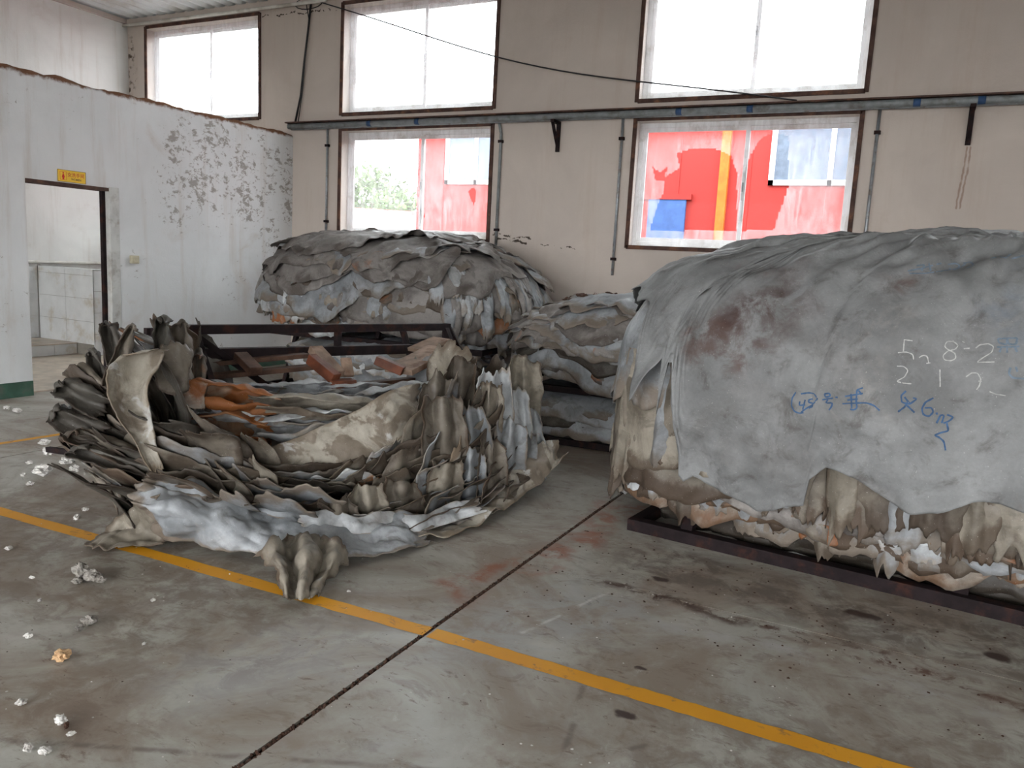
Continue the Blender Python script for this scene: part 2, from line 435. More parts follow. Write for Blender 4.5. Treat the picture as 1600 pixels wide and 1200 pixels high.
# floor of four painted slabs with joints between
floor_o = empty('floor', (0, 0, 0)); props(floor_o, 'grey-green painted concrete floor with rust stains', kind='structure')
xs = [XE - 0.2, -5.46, -1.61, 2.25, XR]; xj = 0.011
ys = [YF, 3.48, YB + 0.25]; yj = 0.0025
for i in range(4):
    for k in range(2):
        MB().box(xs[i] + xj, xs[i+1] - xj, ys[k] + yj, ys[k+1] - yj, -0.12, 0.0).build('slab', M['floor'], floor_o)
MB().box(xs[0], xs[-1], ys[0], ys[-1], -0.16, -0.012).build('joint_filler', M['dark_scrap'], floor_o)
rng = np.random.RandomState(3)
def stripe(p, q, w):
    p = np.array(p); q = np.array(q); n = 60
    d = (q - p) / np.linalg.norm(q - p); s = np.array([-d[1], d[0]])
    v = []; f = []
    for i in range(n + 1):
        c = p + (q - p) * i / n
        for sg in (-1, 1):
            e = c + s * sg * (w / 2 + rng.uniform(-0.004, 0.004))
            v.append((e[0], e[1], 0.0015))
    for i in range(n):
        a = 2 * i; f.append((a, a + 2, a + 3, a + 1))
    o = link_mesh('painted_line', v, f, M['stripe'], floor_o); return o
stripe((-6.0, 2.47), (-1.61, 2.585), 0.085)
stripe((-1.59, 2.585), (1.2, 2.60), 0.085)
stripe((-5.88, 3.0), (-5.70, 5.2), 0.06)

# window wall with its openings
WX = [(-10.24, -8.07), (-6.68, -4.51), (-2.80, -0.62), (1.05, 3.22), (4.85, 7.02)]
ZL = (1.76, 3.04); ZU = (3.26, 4.545)
wb = MB()
T = 0.28
prev = XE - 0.25
for i, (a, b) in enumerate(WX):
    wb.box(prev, a, YB, YB + T, -0.15, ZC + 0.5)
    wb.box(a, b, YB, YB + T, -0.15, ZL[0]); wb.box(a, b, YB, YB + T, ZL[1], ZU[0])
    wb.box(a, b, YB, YB + T, ZU[1], ZC + 0.5)
    prev = b
wb.box(prev, XR + 0.2, YB, YB + T, -0.15, ZC + 0.5)
props(wb.build('wall_back', M['wall_back']), 'tall stained plaster wall with two rows of windows', kind='structure')
# end wall
props(MB().box(XE - 0.25, XE, YF, YB, -0.15, ZC + 0.5).build('wall_left', M['wall_end']), 'white plaster end wall above the partition', kind='structure')

# unseen hall behind the photographer: closed right side, gate opening added to shape light
props(MB().box(XR, XR + 0.25, YF, YB, -0.15, ZC + 0.5).build('wall_right', M['wall_end']), 'plaster end wall on the far right', kind='structure')
props(MB().box(XE, XR, YF - 0.25, YF, LIGHT_GATE, ZC + 0.5).build('wall_front', M['wall_end']), 'wall above the open gate', kind='structure')
# partition with the doorway and a broken top edge
DY0, DY1, DZ = 4.67, 5.58, 2.05
pt = MB(); PT = 0.13
def part_seg(y0, y1, z0):
    n = max(2, int((y1 - y0) / 0.055))
    v0 = len(pt.v)
    for i in range(n + 1):
        y = y0 + (y1 - y0) * i / n
        zt = 3.025 + 0.022 * float(fbm(y * 5.0, 1.3, 0.2, 3)) - 0.03 * max(0.0, float(perlin(y * 3.1, 7.7, 0)))
        zt2 = 3.03 + 0.02 * float(fbm(y * 5.0, 9.3, 4.2, 3))
        pt.v += [(XP, y, z0), (XP, y, zt - 0.015), (XP - 0.02, y, zt + 0.004), (XP - PT, y, zt2), (XP - PT, y, z0)]
    for i in range(n):
        a = v0 + 5 * i; b = a + 5
        for k in range(4):
            pt.f.append((a + k, b + k, b + k + 1, a + k + 1))
        pt.f.append((a + 4, b + 4, b, a))
    pt.f.append((v0, v0 + 1, v0 + 2, v0 + 3, v0 + 4))
    e = v0 + 5 * n
    pt.f.append((e + 4, e + 3, e + 2, e + 1, e))
part_seg(1.0, DY0, 0); part_seg(DY0, DY1, DZ); part_seg(DY1, YB, 0)
props(pt.build('wall_partition', M['wall_part']), 'low white mouldy partition wall with a broken top edge', kind='structure')
props(MB().box(XP, XP + 0.006, 1.0, DY0, 0, 0.145).build('baseboard_left', M['green']), kind='structure')
props(MB().box(XP, XP + 0.006, DY1 + 0.09, YB, 0, 0.145).build('baseboard_right', M['green']), kind='structure')

# corrugated ceiling
cv = []; cf = []; nx = int((XR - XE) / 0.0475)
for i in range(nx + 1):
    x = XE + (XR - XE) * i / nx
    z = ZC + (0.0, 0.035, 0.035, 0.0)[i % 4]
    cv += [(x, YF, z), (x, YB, z)]
for i in range(nx):
    a = 2 * i; cf.append((a, a + 1, a + 3, a + 2))
ce = link_mesh('ceiling', cv, cf, M['pane_white']); props(ce, 'white corrugated sheet roof lining', kind='structure')
so = ce.modifiers.new('sheet', 'SOLIDIFY'); so.thickness = 0.004
props(MB().box(XE, XR, YF - 0.3, YB + T, ZC + 0.5, ZC + 0.6).build('ceiling_deck', M['pane_white']), kind='structure')
props(MB().box(XE, XR, YB - 0.05, YB, ZC - 0.075, ZC).build('trim_1', M['wall_back']), 'plaster cornice under the roof lining', kind='structure')
props(MB().box(XE, XE + 0.05, 0.5, YB - 0.05, ZC - 0.06, ZC).build('trim_2', M['wall_back']), 'cornice along the end wall', kind='structure')

# ---- windows
def film_mesh(x0, x1, z0, z1, yy, holes, seed, sag=0.02):
    n = 120; mzz = 72
    u = np.linspace(0, 1, n + 1); v = np.linspace(0, 1, mzz + 1)
    U, V = np.meshgrid(u, v, indexing='ij')
    X = x0 + (x1 - x0) * U; Z = z0 + (z1 - z0) * V
    d = np.minimum(np.minimum(U, 1 - U), np.minimum(V, 1 - V))
    Y = yy + sag * sstep(0, 0.2, d) * (0.5 + fbm(U * 3 + seed, V * 3, seed, 3)) + 0.006 * perlin(U * 14 + V * 9, V * 14 - U * 6, seed)
    Vt = np.stack([X, Y, Z], -1).reshape(-1, 3)
    faces = []
    for i in range(n):
        for k in range(mzz):
            cx = (X[i, k] + X[i+1, k+1]) / 2; cz = (Z[i, k] + Z[i+1, k+1]) / 2
            if any(inside(cx, cz, h) for h in holes): continue
            a = i * (mzz + 1) + k
            faces.append((a, a + mzz + 1, a + mzz + 2, a + 1))
    return Vt, faces
def inside(x, z, poly):
    r = False; j = len(poly) - 1
    for i in range(len(poly)):
        if (poly[i][1] > z) != (poly[j][1] > z) and x < (poly[j][0] - poly[i][0]) * (z - poly[i][1]) / (poly[j][1] - poly[i][1]) + poly[i][0]:
            r = not r
        j = i
    return r
def hp(pts): return [(float(q[0]), float(q[2])) for q in (at(a, b, y=YB + 0.005) for a, b in pts)]
HOLES = {
 (2, 0): [hp([(1035,303),(1040,275),(1062,262),(1056,240),(1080,231),(1115,231),(1142,243),(1151,270),(1151,360),(1015,360),(1028,318)]),
          hp([(1158,360),(1158,280),(1175,235),(1190,215),(1206,208),(1206,205),(1232,212),(1232,290),(1208,360)]),
          hp([(1019,261),(1032,270),(1042,260),(1038,281),(1024,283)])],
 (1, 0): [hp([(732,300),(738,293),(744,297),(743,312),(739,321)]), hp([(656,326),(664,339),(657,347)])],
}
def window(idx, a, b, z0, z1, label, key):
    w = empty('window_%d' % idx, ((a + b) / 2, YB + 0.17, z0)); props(w, label, kind='structure')
    fy0, fy1 = YB + 0.14, YB + 0.20
    f = MB(); t = 0.05
    f.box(a, a + t, fy0, fy1, z0, z1).box(b - t, b, fy0, fy1, z0, z1).box(a + t, b - t, fy0, fy1, z0, z0 + t).box(a + t, b - t, fy0, fy1, z1 - t, z1)
    f.build('frame', M['alu'], w, 0.003)
    mid = (a + b) / 2 + 0.04
    for s, (p, q, yo) in enumerate(((a + t, mid + 0.025, 0.0), (mid - 0.025, b - t, 0.028))):
        sh = MB(); k = 0.042; y0 = fy0 + 0.004 + yo; y1 = y0 + 0.024
        zz0 = z0 + t; zz1 = z1 - t
        sh.box(p, p + k, y0, y1, zz0, zz1).box(q - k, q, y0, y1, zz0, zz1).box(p + k, q - k, y0, y1, zz0, zz0 + k).box(p + k, q - k, y0, y1, zz1 - k, zz1)
        so_ = sh.build('sash', M['alu'], w, 0.002)
        MB().box(p + k, q - k, y0 + 0.009, y0 + 0.014, zz0 + k, zz1 - k).build('pane', M['glass'], so_)
    MB().box(mid - 0.012, mid + 0.006, fy0 - 0.012, fy0 + 0.004, (z0 + z1) / 2 - 0.06, (z0 + z1) / 2 + 0.03).build('latch', M['pipe'], w)
    bt = 0.042
    rr = random.Random(idx)
    for (p, q) in (((a - 0.01, z0 - 0.03), (a - 0.01, z1 + 0.03)), ((b + 0.01, z0 - 0.03), (b + 0.01, z1 + 0.03)), ((a, z0 - 0.02), (b, z0 - 0.02)), ((a, z1 + 0.02), (b, z1 + 0.02))):
        MB().beam((p[0] + rr.uniform(-.008,.008), YB - 0.009, p[1]), (q[0] + rr.uniform(-.008,.008), YB - 0.009, q[1]), bt, 0.018, up=(0,1,0)).build('batten', M['batten'], w)
    if key[0] > 2 : return
    vt, fc = film_mesh(a + 0.006, b - 0.006, z0 + 0.004, z1 - 0.004, YB + 0.006, HOLES.get(key, []), idx * 3.7)
    o = link_mesh('plastic_film', vt, fc, M['film'], w, True); o['label'] = 'milky plastic film stretched over the opening' + (', torn open' if key in HOLES else '')
names = ['window above the wash room partition', 'window in the bay with the dusty brown hide mound', 'window in the bay above the torn film', 'window beyond the chalk-marked stack', 'last window of the wall']
idx = 1
for i, (a, b) in enumerate(WX):
    window(idx, a, b, ZU[0], ZU[1], 'upper sliding ' + names[i], (i, 1)); idx += 1
    window(idx, a, b, ZL[0], ZL[1], 'lower sliding ' + names[i], (i, 0)); idx += 1  # the wash room bay's lower window is unseen, added to brighten that room

# ---- doorway, wash room behind it
d = empty('door_1', (XP - 0.06, (DY0 + DY1) / 2, 0)); props(d, 'open doorway with a grey metal frame', kind='structure')
MB().box(XP - PT - 0.01, XP + 0.012, DY1 - 0.05, DY1 + 0.06, 0, DZ + 0.01).build('jamb', M['door_metal'], d, 0.004)
MB().box(XP - PT - 0.01, XP + 0.004, DY0, DY1 - 0.05, DZ - 0.035, DZ).build('lintel_strip', M['batten'], d)
MB().box(XP - 0.10, XP - 0.055, DY1 - 0.085, DY1 - 0.05, 0, DZ - 0.035).build('door_stop', M['steel'], d)
wr = empty('floor_washroom', (-9, 6, 0)); props(wr, 'beige washroom floor', kind='structure')
MB().box(XE, XP - PT, 1.0, YB, 0, 0.012).build('floor_screed', M['beige_floor'], wr)
pl = empty('washroom_platform', (-10.2, 6.2, 0.012)); props(pl, 'raised tiled platform in the washroom', 'platform')
MB().box(XE + 0.012, -9.86, 5.2, 6.76, 0.012, 0.15).build('core', M['grout'], pl)
for i in range(5):
    y = 5.2 + 0.312 * i
    MB().box(-9.86, -9.85, y + 0.002, y + 0.31, 0.016, 0.148).build('tile', M['tile'], pl)
MB().box(XE + 0.012, -9.845, 5.2, 6.76, 0.15, 0.16).build('top_slab', M['beige_floor'], pl)
stw = empty('stall_wall', (-10.05, 6.82, 0.012)); props(stw, 'low white tiled stall wall in the washroom', 'stall wall')
MB().box(XE + 0.012, -9.5, 6.768, 6.88, 0.012, 1.12).build('core', M['grout'], stw)
for i in range(2):
    for k in range(4):
        z0 = 0.16 + k * 0.30 if k else 0.162
        z1 = min(0.16 + (k + 1) * 0.30 - 0.004, 1.125)
        x0 = XE + 0.014 + i * 0.565; x1 = x0 + 0.561
        MB().box(x0, x1, 6.757, 6.768, z0, z1).build('tile', M['tile'], stw)
for k in range(4):
    MB().box(-9.5, -9.49, 6.76, 6.88, 0.02 + k * 0.28, 0.296 + k * 0.28).build('tile', M['tile'], stw)
MB().box(XE + 0.012, -9.49, 6.755, 6.885, 1.125, 1.14).build('coping', M['tile'], stw)
for i in range(5):
    for k in range(4):
        y0 = 5.22 + 0.305 * i; z0 = 0.165 + k * 0.30
        o = MB().box(XE, XE + 0.011, y0, y0 + 0.30, z0, min(z0 + 0.296, 1.13)).build('wall_tile', M['tile'], bpy.data.objects['wall_left'])
props(MB().tube([(XE + 0.04, 5.0, 1.19), (XE + 0.04, 8.1, 1.19)], 0.022).build('water_pipe', M['white_pipe'], smooth=True), 'white water pipe above the washroom tiles', 'pipe')

# sign over the doorway
sg = empty('door_sign', (XP + 0.004, 5.13, 2.06)); props(sg, 'small yellow washroom sign above the doorway', 'sign')
SY0, SY1, SZ0, SZ1 = 4.985, 5.275, 2.058, 2.172
MB().box(XP, XP + 0.008, SY0, SY1, SZ0, SZ1).build('plate', M['sign_yellow'], sg, 0.002)
def bar_yz(b, y0, y1, z0, z1): b.box(XP + 0.008, XP + 0.0092, y0, y1, z0, z1)
b = MB()
for q in ((SY0, SY1, SZ0, SZ0 + 0.003), (SY0, SY1, SZ1 - 0.003, SZ1), (SY0, SY0 + 0.003, SZ0, SZ1), (SY1 - 0.003, SY1, SZ0, SZ1)): bar_yz(b, *q)
b.build('border', M['sign_dark'], sg)
b = MB()
y0, y1, z0, z1 = SY0 + 0.022, SY0 + 0.088, SZ0 + 0.018, SZ1 - 0.016
for q in ((y0, y1, z0, z0 + 0.0025), (y0, y1, z1 - 0.0025, z1), (y0, y0 + 0.0025, z0, z1), (y1 - 0.0025, y1, z0, z1)): bar_yz(b, *q)
b.build('icon_border', M['sign_red'], sg)
def poly_yz(name, pts, mat):
    v = [(XP + 0.009, p[0], p[1]) for p in pts]
    return link_mesh(name, v, [tuple(range(len(v)))], mat, sg)
yc = (y0 + y1) / 2
poly_yz('icon_head', [(yc + 0.008 * math.cos(a), SZ1 - 0.03 + 0.008 * math.sin(a)) for a in np.linspace(0, 2 * math.pi, 12, endpoint=False)], M['sign_red'])
poly_yz('icon_body', [(yc - 0.016, SZ0 + 0.042), (yc - 0.009, SZ0 + 0.042), (yc - 0.009, SZ0 + 0.022), (yc + 0.009, SZ0 + 0.022), (yc + 0.009, SZ0 + 0.042), (yc + 0.016, SZ0 + 0.042), (yc + 0.006, SZ1 - 0.041), (yc - 0.006, SZ1 - 0.041)], M['sign_red'])
def text(name, s, y, z, size, mat, bold=0.0):
    cu = bpy.data.curves.new(name, 'FONT'); cu.body = s; cu.size = size; cu.offset = bold
    cu.materials.append(mat)
    o = bpy.data.objects.new(name, cu); COL.objects.link(o)
    o.matrix_world = Matrix(((0,0,1,XP + 0.0092), (1,0,0,y), (0,1,0,z), (0,0,0,1)))
    bpy.context.view_layer.update()
    dg = bpy.context.evaluated_depsgraph_get()
    me = bpy.data.meshes.new_from_object(o.evaluated_get(dg))
    mw = o.matrix_world.copy()
    bpy.data.objects.remove(o)
    me.transform(mw)
    r = bpy.data.objects.new(name, me); COL.objects.link(r); r.parent = sg; r.matrix_parent_inverse = sg.matrix_basis.inverted()
    return r
text('lettering', '女洗手间', SY0 + 0.098, SZ0 + 0.056, 0.044, M['sign_red'], 0.0004)
text('lettering', 'WOMEN', SY0 + 0.135, SZ0 + 0.022, 0.027, M['sign_dark'], 0.0004)

sw = empty('wall_switch', (XP, 5.80, 1.31)); props(sw, 'cream surface-mounted switch on the partition', 'switch')
MB().box(XP, XP + 0.045, 5.755, 5.845, 1.29, 1.375).build('switch_box', M['switch'], sw, 0.006)
MB().box(XP + 0.045, XP + 0.052, 5.772, 5.828, 1.305, 1.362).build('rocker', M['switch'], sw, 0.003)

# ---- ledge, pipe, brackets, conduits and wires of the window wall
props(MB().box(XP, XR, YB - 0.16, YB, 3.135, 3.15).build('steel_ledge', M['batten'], bevel=0.003), 'long rusty brown ledge between the window rows', 'ledge')
pp = empty('service_pipe', (-3, YB - 0.10, 3.07)); props(pp, 'long grey pipe under the wall ledge', 'pipe')
MB().tube([(XP + 0.02, YB - 0.105, 3.10), (XR, YB - 0.105, 3.10)], 0.034, 12).build('pipe_run', M['pipe'], pp, smooth=True)
MB().tube([(XP + 0.02, YB - 0.055, 3.075), (XR, YB - 0.055, 3.075)], 0.014, 8).build('thin_run', M['galv'], pp, smooth=True)
for x in (-6.2, -5.5, -2.35, -1.65, -0.2, 0.3, 0.95):
    MB().tube([(x, YB - 0.105, 3.10), (x + 0.06, YB - 0.105, 3.10)], 0.0355, 12).build('tape_band', M['blue_tape'], pp, smooth=True)
for x, lab in ((-3.68, 'black steel bracket between the torn-film window and its neighbour'), (0.27, 'black steel bracket above the brown run mark')):
    br = empty('wall_bracket', (x, YB, 2.75)); props(br, lab, 'bracket')
    MB().box(x - 0.022, x + 0.022, YB - 0.022, YB, 2.74, 3.06).build('back_plate', M['steel'], br)
    MB().box(x - 0.022, x + 0.022, YB - 0.19, YB - 0.022, 3.03, 3.06).build('arm', M['steel'], br)
    MB().beam((x, YB - 0.18, 3.03), (x, YB - 0.02, 2.80), 0.03, 0.02).build('strut', M['steel'], br)
for x, z0, z1, lab in ((-6.89, 1.74, 3.07, 'thin steel conduit nearest the partition'), (-4.385, 1.70, 3.07, 'dark conduit with a bent top beside the window'), (-2.94, 1.43, 3.07, 'long thin conduit with a valve'), (-0.47, 0.9, 3.07, 'grey conduit beside the torn-film window')):
    c = empty('wall_conduit', (x, YB - 0.02, z0)); props(c, lab, 'conduit')
    MB().tube([(x, YB - 0.022, z0), (x, YB - 0.022, z1 - 0.12), (x - 0.02, YB - 0.045, z1)] if x == -4.385 else [(x, YB - 0.02, z0), (x, YB - 0.02, z1)], 0.015 if x != -4.385 else 0.017, 8).build('tube', M['galv'] if x != -4.385 else M['pipe'], c, smooth=True)
    MB().box(x - 0.028, x + 0.028, YB - 0.04, YB, z0 + 0.16, z0 + 0.19).build('clip', M['steel'], c)
    MB().box(x - 0.028, x + 0.028, YB - 0.04, YB, z1 - 0.22, z1 - 0.19).build('clip', M['steel'], c)
def wire(name, pts, r, mat, lab, cat='cable'):
    return props(MB().tube(pts, r, 6).build(name, mat, smooth=True), lab, cat)
wire('hanging_cable', [(-7.18, YB - 0.03, 4.62), (-7.22, YB - 0.03, 4.3), (-7.28, YB - 0.03, 3.9), (-7.33, YB - 0.03, 3.5), (-7.42, YB - 0.03, 3.16)], 0.013, M['black'], 'black cable hanging down to the ledge')
wire('hanging_cable', [(-7.24, YB - 0.05, 4.60), (-7.20, YB - 0.04, 4.4), (-7.26, YB - 0.04, 3.9), (-7.30, YB - 0.04, 3.5), (-7.36, YB - 0.04, 3.16)], 0.006, M['black'], 'thin black wire beside the hanging cable')
lp = [(-7.2 + 0.22 * math.cos(a) , YB - 0.05, 4.60 + 0.07 * math.sin(a)) for a in np.linspace(0, 2 * math.pi, 16)]
wire('wire_loop', lp, 0.006, M['black'], 'coil of black wire under the cornice')
sl = []
for i in range(25):
    t = i / 24.0
    x = -7.1 + t * 5.9
    sl.append((x, YB - 0.07, 4.62 - 1.46 * t - 0.18 * math.sin(math.pi * t) + 0.02 * math.sin(9 * t)))
wire('sagging_wire', sl, 0.008, M['black'], 'thin black wire sagging across the upper windows')
wire('ceiling_conduit', [(XE, YB - 0.075, 4.60), (-6.9, YB - 0.075, 4.60)], 0.022, M['white_pipe'], 'white conduit under the cornice', 'conduit')

# ---- outside: yard, red building, shed, trees
props(MB().box(-60, 60, YB + T, 80, -0.3, -0.15).box(-60, 60, -80, YF, -0.3, -0.15).box(XR, 60, YF, YB + T, -0.3, -0.15).build('ground', M['ground']), 'dark asphalt yard outside', kind='structure')
FY = 15.0
rb = empty('red_building', (-2, FY + 3, -0.15)); props(rb, 'red clad building across the yard', 'building')
MB().box(-10.05, 12, FY, FY + 8, -0.15, 4.42).build('facade', M['red_wall'], rb)
for x in np.arange(-9.4, 12, 1.3):
    MB().box(x, x + 0.03, FY - 0.012, FY, 0.3, 4.42).build('seam', M['red_wall'], rb)
for x0, x1, z0, z1 in ((-9.32, -8.1, 3.12, 4.3), (-2.55, -0.9, 3.12, 4.3), (1.5, 3.1, 3.12, 4.3)):
    w = MB(); t = 0.09
    w.box(x0, x0 + t, FY - 0.05, FY, z0, z1).box(x1 - t, x1, FY - 0.05, FY, z0, z1).box(x0, x1, FY - 0.05, FY, z0, z0 + t).box(x0, x1, FY - 0.05, FY, z1 - t, z1)
    xm = x0 + 0.62 * (x1 - x0)
    w.box(xm - 0.04, xm + 0.04, FY - 0.05, FY, z0, z1)
    wo = w.build('window_frame', M['white_frame'], rb)
    MB().box(x0 + t, xm, FY - 0.02, FY - 0.01, z0 + t, z1 - t).build('pane', M['dark_glass'], wo)
    MB().box(xm, x1 - t, FY - 0.02, FY - 0.01, z0 + t, z1 - t).build('pane', M['dark_glass'], wo)
MB().box(-3.42, -3.26, FY - 0.1, FY, 0, 4.4).build('downpipe', M['orange'], rb)
MB().box(-4.72, -4.0, FY - 0.06, FY, 0, 2.85).build('door', M['blue_door'], rb)
MB().box(-4.85, -3.9, FY - 0.08, FY, 2.85, 2.95).build('door_canopy', M['red_wall'], rb)
sh = empty('red_shed', (-13, 17, -0.15)); props(sh, 'low red-roofed shed beyond the yard', 'building')
MB().box(-19, -10.4, 16, 19, -0.15, 2.25).build('walls', M['white_frame'], sh)
v = [(-19, 15.9, 2.25), (-10.3, 15.9, 2.25), (-10.3, 17.5, 2.65), (-19, 17.5, 2.95), (-10.3, 19.1, 2.25), (-19, 19.1, 2.25)]
link_mesh('roof', v, [(0, 1, 2, 3), (3, 2, 4, 5), (0, 3, 5), (1, 4, 2), (0, 5, 4, 1)], M['red_wall'], sh)
def tree(x, y, h, r, seed, lab):
    rg = np.random.RandomState(seed)
    t = empty('distant_tree', (x, y, -0.15)); props(t, lab, 'tree', 'trees beyond the yard')
    MB().tube([(x, y, -0.15), (x + 0.1, y, h * 0.5), (x, y + 0.1, h * 0.8)], 0.14, 8).build('trunk', M['bark'], t, smooth=True)
    n = 1500
    dv = rg.normal(size=(n, 3)); dv /= np.linalg.norm(dv, axis=1, keepdims=True)
    rad = r * rg.uniform(0.45, 1.0, (n, 1)) * (1 + 0.35 * fbm(dv[:, 0:1] * 2 + seed, dv[:, 1:2] * 2, dv[:, 2:3] * 2, 2))
    c = np.array([x, y, h - r * 0.7]) + dv * rad * np.array([1, 1, 0.95])
    a = rg.normal(size=(n, 3)); a /= np.linalg.norm(a, axis=1, keepdims=True)
    b = np.cross(a, rg.normal(size=(n, 3))); b /= np.linalg.norm(b, axis=1, keepdims=True)
    s = rg.uniform(0.08, 0.17, (n, 1))
    V = np.stack([c - a * s, c - b * s * 0.5, c + a * s, c + b * s * 0.5], 1).reshape(-1, 3)
    o = link_mesh('foliage', V, [(4*i, 4*i+1, 4*i+2, 4*i+3) for i in range(n)], M['leaf'], t); o['kind'] = 'stuff'
tree(-15.2, 22, 3.4, 1.3, 1, 'leafy tree showing over the shed roof'); tree(-18.8, 25, 4.6, 1.5, 2, 'leafy tree showing over the shed roof')
tree(-22.6, 27, 4.2, 1.5, 3, 'leafy tree showing over the shed roof'); tree(-26.4, 28, 4.0, 1.5, 4, 'leafy tree showing over the shed roof')

# ================================================================== HIDES
def grid_faces(nu, nv, closed):
    i = np.arange(nu if closed else nu - 1); k = np.arange(nv - 1)
    I, K = np.meshgrid(i, k, indexing='ij')
    J = (I + 1) % nu
    return np.stack([I * nv + K, J * nv + K, J * nv + K + 1, I * nv + K + 1], -1).reshape(-1, 4)

def sheet(name, P, edge, mat, closed=False, thick=0.004, label=None, group=None, parent=None, cat='hide', flip=False, mask=None):
    nu, nv = P.shape[:2]
    V = P.reshape(-1, 3); F = grid_faces(nu, nv, closed)
    if mask is not None:
        ok = mask.reshape(-1)[F].all(axis=1); F = F[ok]
    if flip: F = F[:, ::-1]
    org = V.mean(axis=0); org[2] = V[:, 2].min()
    me = bpy.data.meshes.new(name)
    me.vertices.add(len(V)); me.vertices.foreach_set('co', (V - org).astype(np.float32).ravel())
    me.loops.add(F.size); me.loops.foreach_set('vertex_index', F.ravel().astype(np.int32))
    me.polygons.add(len(F)); me.polygons.foreach_set('loop_start', np.arange(0, F.size, 4, dtype=np.int32))
    me.polygons.foreach_set('use_smooth', np.ones(len(F), bool))
    me.update(calc_edges=True); me.validate()
    a = me.attributes.new('edge', 'FLOAT', 'POINT'); a.data.foreach_set('value', np.clip(edge, 0, 1).astype(np.float32).ravel())
    me.materials.append(mat)
    o = bpy.data.objects.new(name, me); COL.objects.link(o); o.location = org
    if parent is not None:
        o.parent = parent; o.matrix_parent_inverse = parent.matrix_basis.inverted()
    s = o.modifiers.new('thickness', 'SOLIDIFY'); s.thickness = thick; s.offset = 0.0
    if parent is None: props(o, label, cat, group)
    return o

H = {}
def stain_extra(t, c):
    p = t.pos
    j = t.jitter(p, 0.5, 3.2, 6)
    def st(A, B, r0, r1, col, amt, lo=0.40, hi=0.62):
        nonlocal c
        k = t.math('MULTIPLY', t.seg(j, A, B, r0, r1), t.rng(t.noise(p, 7, 7, 0.7, 0.6), lo, hi, 0, amt))
        c = t.mix(k, c, col)
    A = lambda x, y, yy: tuple(at(x, y, y=yy))
    st(A(1150,520,4.25), A(1250,470,4.4), 0.03, 0.24, (0.065,0.034,0.029), 1.0, 0.36, 0.56)
    st(A(1100,530,4.25), A(1160,560,4.2), 0.03, 0.2, (0.095,0.058,0.048), 0.9)
    st(A(1340,475,4.35), A(1420,480,4.35), 0.02, 0.16, (0.105,0.062,0.05), 0.9)
    st(A(1180,440,4.5), A(1200,450,4.5), 0.01, 0.14, (0.12,0.075,0.065), 0.8)
    st(A(1530,485,4.3), A(1545,480,4.3), 0.0, 0.03, (0.11,0.055,0.035), 0.9, 0.2, 0.4)
    st(A(1380,540,4.2), A(1350,620,4.15), 0.02, 0.2, (0.38,0.36,0.335), 0.8)
    st(A(1580,500,4.2), A(1600,560,4.2), 0.03, 0.25, (0.155,0.185,0.225), 0.6)
    return c
GREY = (0.245,0.25,0.252); GREY2 = (0.18,0.182,0.182)
H['top'] = hide_mat('chalky_grey_top_hide', (0.245,0.25,0.252), (0.165,0.168,0.168), (0.13,0.10,0.08), 0, 0.15, 0.2, extra=stain_extra)
H['grey'] = hide_mat('blue_grey_hide', (0.30,0.315,0.33), (0.155,0.165,0.175), (0.15,0.12,0.092), 0.0, 0.8, 0.45)
H['pale'] = hide_mat('pale_blue_white_hide', (0.44,0.455,0.465), (0.25,0.26,0.268), (0.21,0.175,0.14), 0.12, 0.65, 0.4)
H['tan'] = hide_mat('tan_dry_hide', (0.275,0.245,0.20), (0.145,0.127,0.10), (0.09,0.067,0.048), 0.08, 0.75, 0.55)
H['brown'] = hide_mat('brown_dry_hide', (0.175,0.15,0.12), (0.085,0.07,0.056), (0.06,0.043,0.031), 0.10, 0.8, 0.6)
H['dark'] = hide_mat('dark_olive_hide', (0.10,0.092,0.078), (0.05,0.044,0.037), (0.036,0.027,0.02), 0.0, 0.8, 0.5)
H['rust'] = hide_mat('rust_stained_hide', (0.36,0.325,0.28), (0.22,0.185,0.15), (0.15,0.085,0.048), 0.75, 0.8, 0.4, rustcol=(0.20,0.068,0.02))
H['dust'] = hide_mat('dusty_taupe_hide', (0.21,0.193,0.18), (0.12,0.108,0.10), (0.07,0.058,0.05), 0.05, 0.6, 0.45)
H['skirt'] = hide_mat('brown_skirt_hide', (0.18,0.157,0.128), (0.095,0.08,0.063), (0.068,0.045,0.03), 0.2, 0.9, 0.5, rustcol=(0.16,0.06,0.022))
H['cream'] = hide_mat('cream_curled_hide', (0.41,0.375,0.32), (0.24,0.212,0.175), (0.17,0.125,0.085), 0.05, 0.85, 0.4)

